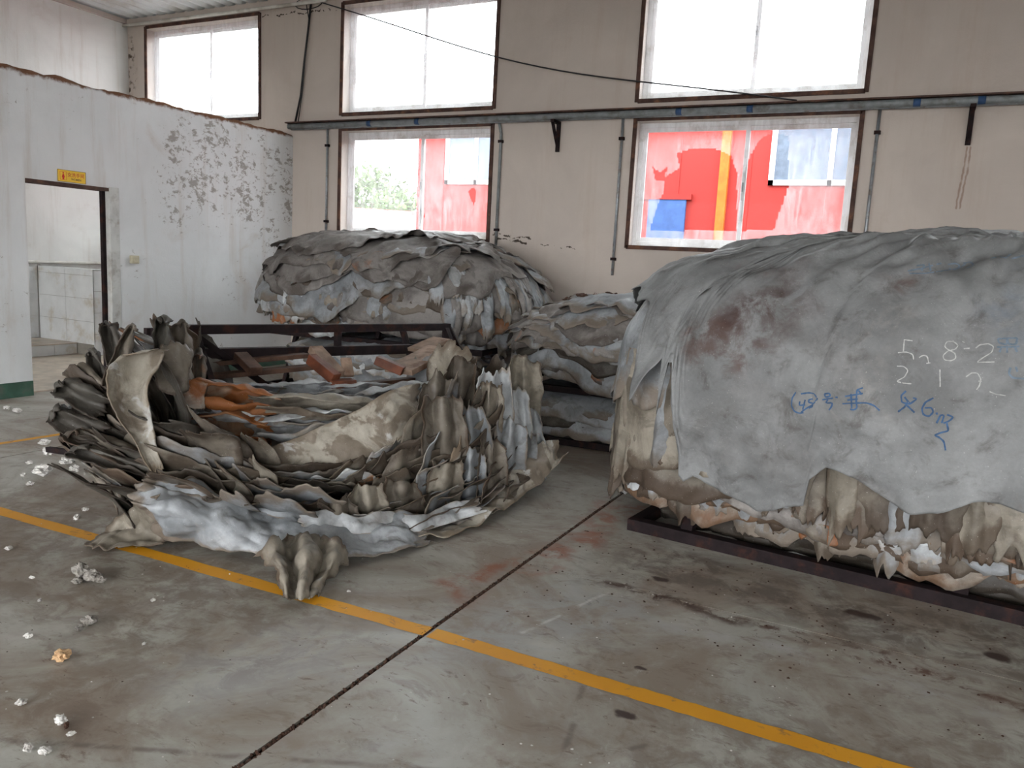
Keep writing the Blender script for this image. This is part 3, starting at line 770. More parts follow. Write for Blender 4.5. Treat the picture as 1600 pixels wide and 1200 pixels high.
class Mound:
    """a heap of hides over a trestle: rounded box above its widest line, hanging skirts below it"""
    def __init__(s, cx, cy, rot, A, B, zc, C, p=3.0, q=2.6, flare=0.0, drop=1.0):
        s.c = np.array([cx, cy]); s.rot = math.radians(rot); s.A = A; s.B = B; s.zc = zc; s.C = C; s.p = p; s.q = q; s.flare = flare; s.drop = drop
    def raw(s, phi, mm):
        psi = np.minimum(mm, 1.0) * (math.pi / 2)
        dx = np.cos(phi) * np.sin(psi); dy = np.sin(phi) * np.sin(psi); dz = np.cos(psi)
        r = ((np.abs(dx)**s.p + np.abs(dy)**s.p)**(s.q / s.p) + np.abs(dz)**s.q)**(-1.0 / s.q)
        X = s.A * r * dx; Y = s.B * r * dy; Z = s.zc + s.C * r * dz
        h = np.maximum(mm - 1.0, 0) * s.drop
        k = 1 + s.flare * h
        return np.stack([X * k, Y * k, Z - h], -1)
    def pos(s, phi, mm, off=0.0):
        e = 1e-3
        P = s.raw(phi, mm)
        T1 = s.raw(phi + e, mm) - P; T2 = s.raw(phi, mm + e) - P
        N = np.cross(T2, T1); ln = np.linalg.norm(N, axis=-1, keepdims=True)
        R = P - np.array([0, 0, s.zc]); R = R / (np.linalg.norm(R, axis=-1, keepdims=True) + 1e-9)
        N = np.where(ln > 1e-12, N / (ln + 1e-15), R)
        sg = np.sign(np.sum(N * R, -1, keepdims=True)); N = N * np.where(sg == 0, 1, sg)
        N = 0.8 * N + 0.2 * R
        P = P + N * np.asarray(off)[..., None]
        c, q = math.cos(s.rot), math.sin(s.rot)
        x = P[..., 0] * c - P[..., 1] * q + s.c[0]; y = P[..., 0] * q + P[..., 1] * c + s.c[1]
        return np.stack([x, y, P[..., 2]], -1)

def drape(mound, name, mat, label, group, seed, off, medge, phi0, phi1, nphi, nm, minner=0.0, wr=0.012, ruf=0.03, lob=0.10, jag=0.04, fold=5.0, big=0.0, curl=0.0, thick=0.005, edgew=0.22, fine=0.006, wfun=None, vfold=0.3, crease=0.0, cfreq=4.0):
    closed = abs(phi1 - phi0 - 2 * math.pi) < 1e-6
    phi = np.linspace(phi0, phi1, nphi, endpoint=not closed)
    me_ = medge(phi) if callable(medge) else np.full(nphi, float(medge))
    cx, sx = np.cos(phi), np.sin(phi)
    me_ = me_ + lob * fbm(cx * 2.2 + seed, sx * 2.2, seed * 1.7, 2) + jag * fbm(cx * 9 + seed * 3, sx * 9, seed, 3)
    if closed is False: pass
    t = np.linspace(0, 1, nm) ** 0.85
    MM = minner + (me_[:, None] - minner) * t[None, :]
    PH = np.repeat(phi[:, None], nm, 1)
    B0 = mound.pos(PH, MM, np.zeros_like(MM))
    d_edge = (me_[:, None] - MM)
    ew = 1 - sstep(0, edgew, d_edge)
    fx, fy, fz = B0[..., 0], B0[..., 1], B0[..., 2]
    base = wr * fbm(fx * 3.0, fy * 3.0, fz * 3.0 + mound.A * 3, 3) + big * perlin(fx * 1.3, fy * 1.3, fz * 1.3 + 4.4)
    hang = sstep(0.55, 1.05, MM)
    ind = ruf * (0.10 + 0.90 * ew) * (0.4 + 0.6 * np.maximum(hang, ew)) * (perlin(fx * fold + seed * 5, fy * fold, fz * fold * vfold + seed) + 0.5 * perlin(fx * fold * 2.3, fy * fold * 2.3 + seed * 7, fz * fold * vfold * 2))
    ind2 = fine * fbm(fx * 16 + seed, fy * 16, fz * 16, 2)
    cr = curl * ew**2 * (0.5 + perlin(fx * 4, fy * 4, fz * 2 + seed * 2))
    O = off + base + ind + ind2 + cr
    if crease:
        O = O + crease * (0.35 + 0.65 * np.maximum(hang, ew)) * (0.35 - np.abs(perlin(fx * cfreq + 0.12 * math.sin(seed), fy * cfreq, fz * cfreq * 0.45 + 0.12 * math.cos(seed))) - 0.4 * np.abs(perlin(fx * cfreq * 2.1, fy * cfreq * 2.1 + 0.1 * math.sin(seed), fz * cfreq * 0.9)))
    if wfun is not None: O = O + wfun(PH, MM)
    P = mound.pos(PH, MM, O)
    P[..., 2] = np.maximum(P[..., 2], 0.006)
    o = sheet(name, P, ew * 1.0, mat, closed, thick, label, group)
    return o, (lambda ph, mm_, extra=0.0: None), (PH, MM, P)

def px2param(mound, pts, ph_range=(0, 2 * math.pi), m_max=1.7, near=True):
    ph = np.linspace(ph_range[0], ph_range[1], 500); mm = np.linspace(0.02, m_max, 240)
    PH, MM = np.meshgrid(ph, mm, indexing='ij')
    P = mound.pos(PH, MM, np.zeros_like(PH))
    uv, zc = project(P)
    res = []
    for p in pts:
        d = np.hypot(uv[..., 0] - p[0], uv[..., 1] - p[1]) + 6.0 * np.maximum(0, zc - zc.min())
        i = np.unravel_index(np.argmin(d), d.shape)
        res.append((PH[i], MM[i]))
    return np.array(res)

PI = math.pi
RG = np.random.RandomState(21)

# ------------------------------------------------------------------ the chalk-marked stack on the right
RP = Mound(0.45, 5.05, -6, 2.05, 0.95, 0.66, 0.99, p=4.2, q=3.3, flare=0.02, drop=1.0)
RL = Mound(0.45, 5.05, -6, 2.0, 0.90, 0.27, 0.10, p=4.5, q=3.0, flare=0.0, drop=1.0)
def base_frame(cx, cy, rot, L, W, zs, lab, posts=(-0.8, 0.0, 0.8), s=0.055):
    t = empty('steel_trestle', (cx, cy, 0)); props(t, lab, 'trestle')
    r = math.radians(rot); ux = np.array([math.cos(r), math.sin(r), 0]); uy = np.array([-math.sin(r), math.cos(r), 0]); c = np.array([cx, cy, 0])
    W0 = W
    for z in zs:
        W = W0 if z < 0.1 else W0 * 0.86
        for sy in (-1, 1):
            MB().beam(c + ux * L + uy * sy * W + (0,0,z), c - ux * L + uy * sy * W + (0,0,z), s, s).build('rail', M['steel'], t, 0.004)
        for sx in (-1, 0, 1):
            MB().beam(c + ux * sx * (L - 0.03) + uy * W + (0,0,z), c + ux * sx * (L - 0.03) - uy * W + (0,0,z), s * 0.9, s * 0.9).build('cross_bar', M['steel'], t, 0.004)
    W = W0
    for sx in posts:
        for sy in (-1, 1):
            MB().beam(c + ux * sx * L + uy * sy * W, c + ux * sx * L + uy * sy * W * 0.35 + (0,0,max(zs) + 0.45), s * 0.9, s * 0.9).build('leg', M['steel'], t, 0.004)
    return t
base_frame(0.45, 5.05, -6, 1.70, 0.90, (0.03, 0.42), 'dark steel trestle under the chalk-marked hide stack', s=0.075)

def lower_tier(mound, n, seed, label, group, mats, p0, p1, mlo, mhi, off0=0.0, **k):
    for i in range(n):
        f = i / max(1, n - 1)
        md = mlo + (mhi - mlo) * (1 - f) + RG.uniform(-0.04, 0.04)
        args = dict(wr=0.012, ruf=0.03, lob=0.07, jag=0.07, fold=6.5, minner=max(0.0, md - 0.4), curl=0.03, fine=0.008, crease=0.03, cfreq=4.0)
        args.update(k)
        drape(mound, 'leather_hide', H[mats[i % len(mats)]], label % LBL[mats[i % len(mats)]], group, seed + i * 1.37, off0 + 0.012 * i * 0.5, md, p0, p1, 240, 20, **args)

LBL = {'brown': 'brown', 'tan': 'tan', 'dark': 'dark olive', 'grey': 'blue-grey', 'pale': 'pale whitish', 'skirt': 'greyish brown', 'rust': 'rust-stained', 'cream': 'cream', 'dust': 'taupe', 'orange': 'orange rusted'}
lower_tier(RL, 7, 50.0, 'crumpled %s hide on the lowest shelf under the chalk-marked stack', 'hides on the low shelf of the chalk-marked stack', ['grey', 'rust', 'skirt', 'grey', 'skirt', 'rust', 'dust'], PI * 0.9, PI * 2.02, 1.0, 1.13, ruf=0.035, lob=0.10, jag=0.09, crease=0.02, minner=0.5, curl=0.0, vfold=0.15)
lower_tier(RP, 8, 80.0, '%s hide hanging below the top hide of the chalk-marked stack', 'hides hanging inside the chalk-marked stack', ['skirt', 'brown', 'skirt', 'grey', 'tan', 'skirt', 'skirt', 'brown'], PI * 0.85, PI * 2.02, 1.10, 1.30, off0=-0.13, lob=0.12, ruf=0.04, jag=0.08, minner=0.72, curl=0.0, vfold=0.12)
def tongue(mound, phic, W, m0, m1, off, seed, mat, label, group, taper=0.35, ruf=0.04, nu=26, nv=30):
    """one hanging end of a hide"""
    s = np.linspace(-1, 1, nu)[:, None]; tau = np.linspace(0, 1, nv)[None, :]
    T = tau * (1 - 0.25 * taper * s**2 + 0.16 * fbm(s * 2.2 + seed, seed, 0.4, 3))
    mm = m0 + (m1 - m0) * T
    wd = W * 0.5 * (1 - taper * T**2) * (1 + 0.25 * fbm(tau * 3.0 + seed, np.sign(s) * 3.0, seed, 3))
    al = s * wd + 0.04 * tau * math.sin(seed * 5.3)
    ph = phic + al / (mound.A * 1.05)
    o = off + 0.03 * (0.3 - s**2) + ruf * (0.3 + 0.7 * tau) * (perlin(al * 7 + seed, mm * 2.5, seed) + 0.6 * perlin(al * 17 + seed * 2, mm * 5, seed)) - 0.03 * np.abs(perlin(al * 9 + seed * 3, mm * 3, 0.5)) + 0.006 * fbm(al * 22, mm * 16, seed, 2)
    P = mound.pos(ph, mm, o); P[..., 2] = np.maximum(P[..., 2], 0.015)
    e = np.maximum(sstep(0.5, 1.0, tau * np.ones_like(s)), sstep(0.6, 1.0, np.abs(s) * np.ones_like(tau)))
    return sheet('leather_hide', P, e, mat, False, 0.005, label, group)
RT = np.random.RandomState(77)
for i in range(46):
    phc = PI * (1.22 + 0.36 * (i - 14 + RT.uniform(-0.5, 0.5)) / 32.0)
    if i < 14: phc = PI * RT.uniform(0.97, 1.25)
    mt = ['skirt', 'brown', 'tan', 'skirt', 'grey', 'brown', 'skirt', 'tan'][i % 8]
    tongue(RP, phc, RT.uniform(0.16, 0.42), 0.80, RT.uniform(1.20, 1.42) + (0.08 if i < 14 else 0), RT.uniform(-0.05, 0.035), 1500 + i * 3.7, H[mt], LBL[mt] + ' hide end hanging under the hem of the chalk-marked top hide', 'hanging ends under the chalk-marked top hide', taper=RT.uniform(0.1, 0.6))
for i in range(26):
    phc = PI * RT.uniform(1.05, 1.58)
    mt = ['grey', 'pale', 'rust', 'grey', 'skirt', 'tan'][i % 6]
    tongue(RL, phc, RT.uniform(0.16, 0.40), 0.85, RT.uniform(1.06, 1.19), RT.uniform(0.0, 0.05), 1700 + i * 3.1, H[mt], LBL[mt] + ' crumpled hide end on the low shelf of the chalk-marked stack', 'crumpled ends on the low shelf', taper=RT.uniform(0.1, 0.6), ruf=0.05)
RI = Mound(0.45, 5.05, -6, 1.75, 0.74, 0.26, 0.08, p=5, q=3)  # added filler: blocks light under the stack, its dark colour stands in for shade
for i in range(3):
    drape(RI, 'leather_hide', H['dark'], 'dark hide packed behind the base rail of the chalk-marked stack', 'dark hides behind the base rail', 180.0 + i * 2.9, 0.014 * i, 1.24 - 0.03 * i, PI * 0.9, PI * 2.05, 160, 16, minner=0.6, wr=0.02, ruf=0.04, lob=0.02, jag=0.03, fold=5, vfold=0.2)
# a few hides that show at the open left corner
for i, (md, mt, lb) in enumerate(((1.40, 'skirt', 'long brown hide hanging to the floor at the corner of the chalk-marked stack'),
                                  (1.22, 'tan', 'tan crumpled hide at the corner of the chalk-marked stack'),
                                  (0.98, 'grey', 'blue-grey hide folded down over the corner of the chalk-marked stack'))):
    def mf(ph, md=md):
        return md - 0.5 * sstep(PI * 1.32, PI * 1.42, ph) + 0.0 * ph
    drape(RP, 'leather_hide', H[mt], lb, None, 131.0 + i * 4.1, 0.0 + 0.012 * i, mf, PI * 0.8, PI * 1.5, 200, 34, minner=0.25, wr=0.02, ruf=0.05, lob=0.12, jag=0.06, fold=5, curl=0.03, fine=0.008)

OUT = [(1015,470),(1040,488),(1085,520),(1060,560),(1030,600),(1018,640),(1050,680),(1075,712),(1078,752),(1095,742),(1130,758),(1165,772),(1195,790),(1215,792),(1262,786),(1268,762),(1275,745),(1302,727),(1345,740),(1390,775),(1425,796),(1470,795),(1525,778),(1562,780),(1600,792)]
pr = px2param(RP, OUT, (PI * 0.95, PI * 2.0), 1.4)
ordr = np.argsort(pr[:, 0]); tph = pr[ordr, 0]; tm = pr[ordr, 1]
def top_edge(ph):
    return np.interp(ph, np.concatenate([[0, PI * 0.9], tph, [2 * PI * 0.99, 2 * PI]]), np.concatenate([[0.9, 0.72], tm, [1.0, 0.9]]))
def top_wave(ph, mm):
    # soft swags towards the hem and ridges running over the crest
    x = RP.A * np.cos(ph); s = sstep(0.6, 1.1, mm)
    return (0.045 * s * perlin(x * 3.1 + 2.0, mm * 2.5, 3.3) - 0.05 * s * np.abs(perlin(x * 2.3 + mm * 2.0 + 5, mm * 1.6, 8.3)) + 0.03 * sstep(0.8, 1.1, mm) * perlin(x * 8.0, mm * 3, 2.2)
            + 0.075 * (1 - sstep(0.35, 0.70, mm)) * (0.3 - np.abs(perlin(x * 4.6 + 3 * mm, np.sin(ph) * mm * 6, 1.1))) + 0.035 * (1 - sstep(0.3, 0.7, mm)) * perlin(x * 9.0, np.sin(ph) * mm * 14, 6.1)
            - 0.012 * np.abs(perlin(x * 1.9 + mm * 5, mm * 6, 4.4)))
top_o, _, (TPH, TMM, TP) = drape(RP, 'leather_hide', H['top'], 'huge smooth grey top hide with chalk numbers and blue marker writing', None, 7.7, 0.115, top_edge, 0, 2 * PI, 620, 90, wr=0.028, ruf=0.03, lob=0.0, jag=0.016, fold=4.0, big=0.03, curl=0.0, thick=0.005, edgew=0.12, fine=0.005, wfun=top_wave, crease=0.03, cfreq=2.6)
from mathutils.bvhtree import BVHTree
_tv = TP.reshape(-1, 3); bvh = BVHTree.FromPolygons([tuple(v) for v in _tv], [tuple(f) for f in grid_faces(TP.shape[0], TP.shape[1], True).tolist()])
def on_top(px, py):
    dd = (px - 800.0) * CX + (py - 600.0) * CD + FPX * CF
    dd = dd / np.linalg.norm(dd)
    loc, nor, _, _ = bvh.ray_cast(Vector(EYE), Vector(dd))
    if loc is None: return None
    if nor.dot(Vector(dd)) > 0: nor = -nor
    return np.array(loc), np.array(nor)
def strokes(name, lines, width, mat, lab):
    v = []; f = []
    for ln in lines:
        pts = []
        for (a, b_) in zip(ln[:-1], ln[1:]):
            n = max(1, int(math.hypot(b_[0] - a[0], b_[1] - a[1]) / 2.5))
            for i in range(n): pts.append((a[0] + (b_[0] - a[0]) * i / n, a[1] + (b_[1] - a[1]) * i / n))
        pts.append(ln[-1])
        sm = [pts[0]] + [((pts[i-1][0] + 2 * pts[i][0] + pts[i+1][0]) / 4, (pts[i-1][1] + 2 * pts[i][1] + pts[i+1][1]) / 4) for i in range(1, len(pts) - 1)] + [pts[-1]]
        hit = [h for h in (on_top(*p) for p in sm) if h is not None]
        if len(hit) < 2: continue
        n0 = len(v)
        for i, (L, N) in enumerate(hit):
            T = hit[min(i + 1, len(hit) - 1)][0] - hit[max(i - 1, 0)][0]
            S = np.cross(T, N); S = S / (np.linalg.norm(S) + 1e-9)
            w = width * (0.75 + 0.35 * random.random())
            v += [tuple(L + N * 0.0042 + S * w / 2), tuple(L + N * 0.0042 - S * w / 2)]
        for i in range(len(hit) - 1):
            a = n0 + 2 * i; f.append((a, a + 1, a + 3, a + 2))
    if not v: return
    o = link_mesh(name, v, f, mat, top_o); o['label'] = lab
def Z8(zx, zy): return (1180 + zx * 420 / 1600.0, 480 + zy * 240 / 914.0)
def zl(*p): return [Z8(*q) for q in p]
blue = [
 zl((245,505),(222,540),(218,585),(235,620),(265,632),(290,625)), zl((275,515),(320,507),(355,515),(370,540),(350,575),(310,600),(275,625)),
 zl((268,560),(262,585),(300,580)), zl((300,550),(285,610)), zl((345,545),(320,548),(318,568),(345,568),(348,590),(320,600)),
 zl((415,515),(445,510),(448,530),(418,535),(415,515)), zl((400,550),(465,540)), zl((435,550),(420,570),(462,568),(455,595),(440,612)), zl((478,535),(492,536)),
 zl((535,530),(640,512)), zl((548,552),(610,545)), zl((570,515),(575,600)), zl((520,573),(600,570),(660,568),(710,585),(742,615)), zl((640,480),(605,490),(600,560),(606,600),(585,612),(565,605)), zl((615,495),(632,520)),
 zl((900,500),(870,525),(872,565),(920,578),(965,545),(940,540)), zl((915,560),(890,595),(852,622)), zl((905,585),(950,628)), zl((890,535),(920,575)),
 zl((1062,540),(1015,565),(992,605),(1000,640),(1035,652),(1062,625),(1050,598),(1010,600)),
 zl((1078,628),(1085,640)), zl((1105,640),(1080,690)), zl((1100,645),(1125,640),(1110,690)), zl((1140,640),(1180,655),(1150,680),(1120,690)), zl((1140,690),(1150,735),(1110,745),(1068,760),(1105,778),(1125,800),(1133,850)),
]
strokes('marker_writing', blue, 0.0085, M['blue_ink'], 'blue marker writing')
chalk = [
 zl((885,195),(935,200)), zl((888,195),(882,265)), zl((850,270),(900,265),(938,280),(942,310)), zl((975,300),(1000,285),(1025,290),(1035,335)), zl((1020,335),(1045,332)),
 zl((1205,225),(1180,205),(1140,205),(1125,235),(1150,255),(1190,275),(1195,305),(1165,320),(1125,315),(1115,290),(1145,262),(1195,250),(1208,228)),
 zl((1232,205),(1245,212)), zl((1240,248),(1275,245)),
 zl((1312,245),(1335,225),(1385,218),(1420,235),(1410,270),(1360,300),(1318,330),(1425,327)),
 zl((845,350),(885,350),(912,375),(890,415),(840,440),(885,452),(930,456)), zl((1100,370),(1102,475)), zl((1255,415),(1290,390),(1325,392),(1345,430),(1335,470),(1318,490)), zl((1395,500),(1430,515),(1490,525)), zl((1330,440),(1350,442)),
]
for part_ in (chalk[0:3], chalk[3:5], chalk[5:6], chalk[6:7], chalk[7:8], chalk[8:9], chalk[9:10], chalk[10:11], chalk[11:12], chalk[12:13], chalk[13:]):
    strokes('chalk_writing', part_, 0.0055, M['chalk'], 'white chalk numbers')
faint = [
 zl((1445,190),(1560,185)), zl((1445,190),(1450,215),(1500,225),(1500,190)), zl((1500,190),(1510,222),(1555,222),(1560,185)), zl((1440,240),(1575,235)), zl((1465,240),(1455,270)), zl((1500,230),(1500,272)), zl((1545,235),(1560,268)),
 zl((1520,360),(1508,395),(1530,420),(1600,425)), zl((1550,355),(1560,385)),
 [(1418,424),(1440,420),(1470,412)], [(1420,428),(1445,428),(1475,424),(1500,420),(1510,412)], [(1432,416),(1445,414),(1440,424)], [(1452,412),(1455,424)], [(1480,414),(1492,412),(1500,416),(1492,424),(1482,420)], [(1505,412),(1518,410),(1522,416),(1510,420)],
 [(1548,405),(1560,402),(1572,404),(1580,398)], [(1580,405),(1600,400)],
]
for part_ in (faint[:7], faint[7:9], faint[9:]):
    strokes('faded_writing', part_, 0.009, M['blue_ink_faint'], 'faded blue marker writing')
# crumpled hides lying behind the crest
RB = Mound(0.55, 5.55, -6, 1.9, 0.75, 0.9, 0.90, p=3, q=2.4)
for i in range(4):
    drape(RB, 'leather_hide', H[['grey', 'dust', 'grey', 'pale'][i]], 'crumpled grey hide lying behind the crest of the chalk-marked stack', 'hides behind the crest', 160.0 + i * 2.3, -0.02 + 0.012 * i, 0.8 - 0.08 * i, 0, 2 * PI, 220, 30, wr=0.03, ruf=0.05, lob=0.16, jag=0.08, fold=5, big=0.03, fine=0.01)

# ------------------------------------------------------------------ the stack between, in the dark
MP = Mound(-2.02, 6.78, 3, 1.36, 0.80, 0.70, 0.57, p=2.6, q=2.0, flare=0.0)
def tilt(ph, mm):
    return 0.10 * np.cos(ph) * (1 - 0.5 * np.clip(mm, 0, 1)) 
base_frame(-2.02, 6.78, 3, 1.15, 0.66, (0.03, 0.46), 'rusty trestle under the low grey stack in the shadow')
ML = Mound(-2.02, 6.82, 3, 1.25, 0.68, 0.10, 0.32, p=4.0, q=4.0)
for i in range(4):
    drape(ML, 'leather_hide', H[['grey', 'dark', 'grey', 'grey'][i]], 'folded blue-grey hide on the low shelf in the shadow', 'hides on the shadowed low shelf', 190 + i * 3.1, 0.012 * i, 1.05 - 0.12 * i, 0, 2 * PI, 200, 22, minner=0.2, wr=0.02, ruf=0.03, lob=0.05, fold=4, fine=0.008)
for i in range(14):
    f = i / 13.0
    md = 1.10 - 0.55 * f + RG.uniform(-0.08, 0.08)
    mq = ['grey', 'dust', 'grey', 'dark'][i % 4] if i < 8 else ['dust', 'grey'][i % 2]
    drape(MP, 'leather_hide', H[mq], LBL[mq] + ' hide draped over the low stack in the shadow', 'hides of the low stack between the mounds', 210 + i * 2.9, -0.10 + 0.015 * i, md, 0, 2 * PI, 260, 26, minner=max(0, md - 0.7) if i < 11 else 0.0, wr=0.02, ruf=0.035, lob=0.18, jag=0.03, fold=4.5, curl=0.02, fine=0.008, wfun=tilt, crease=0.05, cfreq=3.2, big=0.03)

# ------------------------------------------------------------------ the dusty mound against the wall
BP = Mound(-5.02, 7.22, 1, 1.60, 0.82, 0.92, 0.69, p=3.4, q=2.7, flare=-0.10)
base_frame(-5.02, 7.2, 1, 1.35, 0.60, (0.03, 0.62), 'steel trestle under the dusty brown hide mound')
BL = Mound(-5.0, 7.15, 1, 1.25, 0.66, 0.30, 0.30, p=3.2, q=3.0)
for i in range(5):
    drape(BL, 'leather_hide', H[['grey', 'pale', 'grey', 'pale', 'grey'][i]], 'folded grey hide on the low shelf of the dusty mound', 'hides on the low shelf of the dusty mound', 290 + i * 3.1, 0.012 * i, 1.15 - 0.13 * i, 0, 2 * PI, 220, 22, minner=0.1, wr=0.02, ruf=0.04, lob=0.08, fold=5, fine=0.01)
NBP = 21
for i in range(NBP):
    f = i / (NBP - 1.0)
    lo = 1.14 - 0.34 * f if i < 14 else 0.90 - 0.075 * (i - 14)
    def mf(ph, lo=lo, i=i):
        ri = np.clip(np.cos(ph), 0, 1)                       # +1 at the ruffled right end
        return lo + 0.04 * ri - 0.14 * ri * (i > 13) + 0.10 * np.cos(ph * 2 + i * 2.1) + 0.07 * np.cos(ph * 3 + i * 1.3)
    mt = ['pale', 'grey', 'rust', 'grey', 'brown', 'pale', 'grey', 'dust'][i % 8] if i < 13 else ['dust', 'dust', 'grey', 'dust'][i % 4]
    def wf(ph, mm, i=i):
        r = np.clip(np.cos(ph), 0, 1)
        return 0.04 * r * sstep(0.4, 1.0, mm) * perlin(np.sin(ph) * 9 + i * 3.3, mm * 5, i * 1.9)
    drape(BP, 'leather_hide', H[mt], LBL[mt] + ' dusty hide draped over the mound below the windows', 'hides of the dusty mound', 320 + i * 2.3, -0.18 + 0.016 * i, mf, 0, 2 * PI, 330, 30, minner=max(0, lo - 0.65) if i < 17 else 0.0, wr=0.028, ruf=0.045, lob=0.16, jag=0.035, fold=4.5, curl=0.045, big=0.045, fine=0.007, wfun=wf, crease=0.06, cfreq=3.0)
for i in range(34):
    phc = PI * RT.uniform(-0.36, 0.10); mt = ['pale', 'grey', 'dust', 'pale', 'brown', 'grey'][i % 6]
    m1 = RT.uniform(0.72, 1.22)
    tongue(BP, phc, RT.uniform(0.18, 0.36), m1 - 0.42, m1, 0.03 + 0.06 * (1.2 - m1) + RT.uniform(0, 0.03), 2100 + i * 3.3, H[mt], LBL[mt] + ' ruffled hide end on the end of the dusty mound facing the low stack', 'ruffled ends of the dusty mound', taper=RT.uniform(0.2, 0.6), ruf=0.06)
for i in range(16):
    phc = PI * RT.uniform(1.08, 1.62); mt = ['grey', 'pale', 'rust', 'dust', 'brown'][i % 5]
    m1 = RT.uniform(0.98, 1.16)
    tongue(BP, phc, RT.uniform(0.3, 0.6), m1 - 0.30, m1, 0.0 + RT.uniform(0, 0.03), 2300 + i * 3.3, H[mt], LBL[mt] + ' hide end hanging on the long side of the dusty mound', 'hanging ends of the dusty mound', taper=RT.uniform(0.1, 0.4), ruf=0.05)
# ------------------------------------------------------------------ the overturned stack in front: nested stiff bowls
BC = np.array([-3.15, 3.75]); BR = np.array([0.60, 0.80]); BW = np.array([0.80, -0.60])
TH = np.array([0, 30, 60, 90, 120, 150, 180, 225, 270, 315, 360.0])
#            right            viewer            left     back-left back back-right
R_out = np.array([1.30, 1.18, 0.98, 0.94, 1.00, 1.10, 1.05, 1.00, 0.95, 1.10, 1.30])
Z_out = np.array([0.14, 0.06, 0.02, 0.02, 0.03, 0.07, 0.14, 0.20, 0.20, 0.20, 0.14])
R_mid = np.array([1.28, 1.05, 0.74, 0.64, 0.78, 1.18, 1.45, 1.22, 0.80, 1.05, 1.28])
Z_mid = np.array([0.52, 0.38, 0.22, 0.19, 0.21, 0.34, 0.50, 0.45, 0.35, 0.42, 0.52])
R_in  = np.array([1.16, 0.95, 0.60, 0.46, 0.58, 0.95, 1.25, 1.05, 0.60, 0.85, 1.16])
Z_in  = np.array([0.86, 0.74, 0.50, 0.40, 0.42, 0.64, 0.84, 0.72, 0.45, 0.62, 0.86])
def tri(k, a, b, c):
    return a + (b - a) * (k / 0.45) if k < 0.45 else b + (c - b) * ((k - 0.45) / 0.55)
def prof(k, deg, T):
    """radius and height of level k of the stack along its curve, T = 1 at the rim"""
    R = np.interp(deg, TH, tri(k, R_out, R_mid, R_in)); Z = np.interp(deg, TH, tri(k, Z_out, Z_mid, Z_in))
    z0 = 0.012 + 0.20 * k
    st = np.clip((Z - z0) / 0.8, 0, 1)
    rho = R * (0.30 + 0.70 * np.sin(np.clip(T, 0, 1.5) * 1.15) / math.sin(1.15))
    z = z0 + (Z - z0) * np.power(T, 2.0 + 1.2 * st)
    return rho, z, st
def to_world(a_, b_, z):
    xy = BC + a_[..., None] * BR + b_[..., None] * BW
    return np.concatenate([xy, z[..., None]], -1)

def bowl(k, seed, mat, label, group, nth=340, nr=26, jag=0.09, ruf=0.085):
    th = np.radians(np.linspace(0, 360, nth, endpoint=False)); deg = np.degrees(th)
    c, s = np.cos(th), np.sin(th); side = np.abs(c) ** 1.5
    n = 0.7 * fbm(c * 2.6 + seed, s * 2.6, seed, 2) + 0.7 * fbm(c * 6.0 + seed * 2, s * 6.0, seed * 1.3, 3)
    L = 1 + jag * (0.7 + 0.6 * side) * n
    t = np.linspace(0, 1, nr) ** 0.8
    T = t[None, :] * L[:, None]
    rho, z, st = prof(k, deg[:, None], T)
    w = sstep(0.35, 1.0, t)[None, :] * np.ones_like(T)
    ax = rho * c[:, None]; bx = rho * s[:, None]
    q = perlin(ax * 3.2 + seed * 4, bx * 3.2, z * 1.5 + seed) + 0.5 * perlin(ax * 7.5, bx * 7.5 + seed * 5, z * 3 + seed)
    q2 = perlin(ax * 3.2 + 31 + seed, bx * 3.2, z * 1.5 + seed * 2)
    cre = 0.3 - np.abs(perlin(ax * 5 + seed, bx * 5, z * 4)) - 0.5 * np.abs(perlin(ax * 11, bx * 11 + seed, z * 9))
    amp = ruf * w * (0.5 + 0.5 * side[:, None])
    rho = rho + amp * q * (0.35 + 0.65 * st)
    sw = amp * 1.1 * q2
    z = z + amp * 0.8 * q * (1 - 0.6 * st) + 0.03 * w * cre * (1 - 0.5 * st)
    a_ = rho * c[:, None] - sw * s[:, None]; b_ = rho * s[:, None] + sw * c[:, None]
    z = np.maximum(z, 0.008 + 0.006 * k)
    return sheet('leather_hide', to_world(a_, b_, z), w ** 1.5 * np.ones_like(z), mat, True, 0.005, label, group)

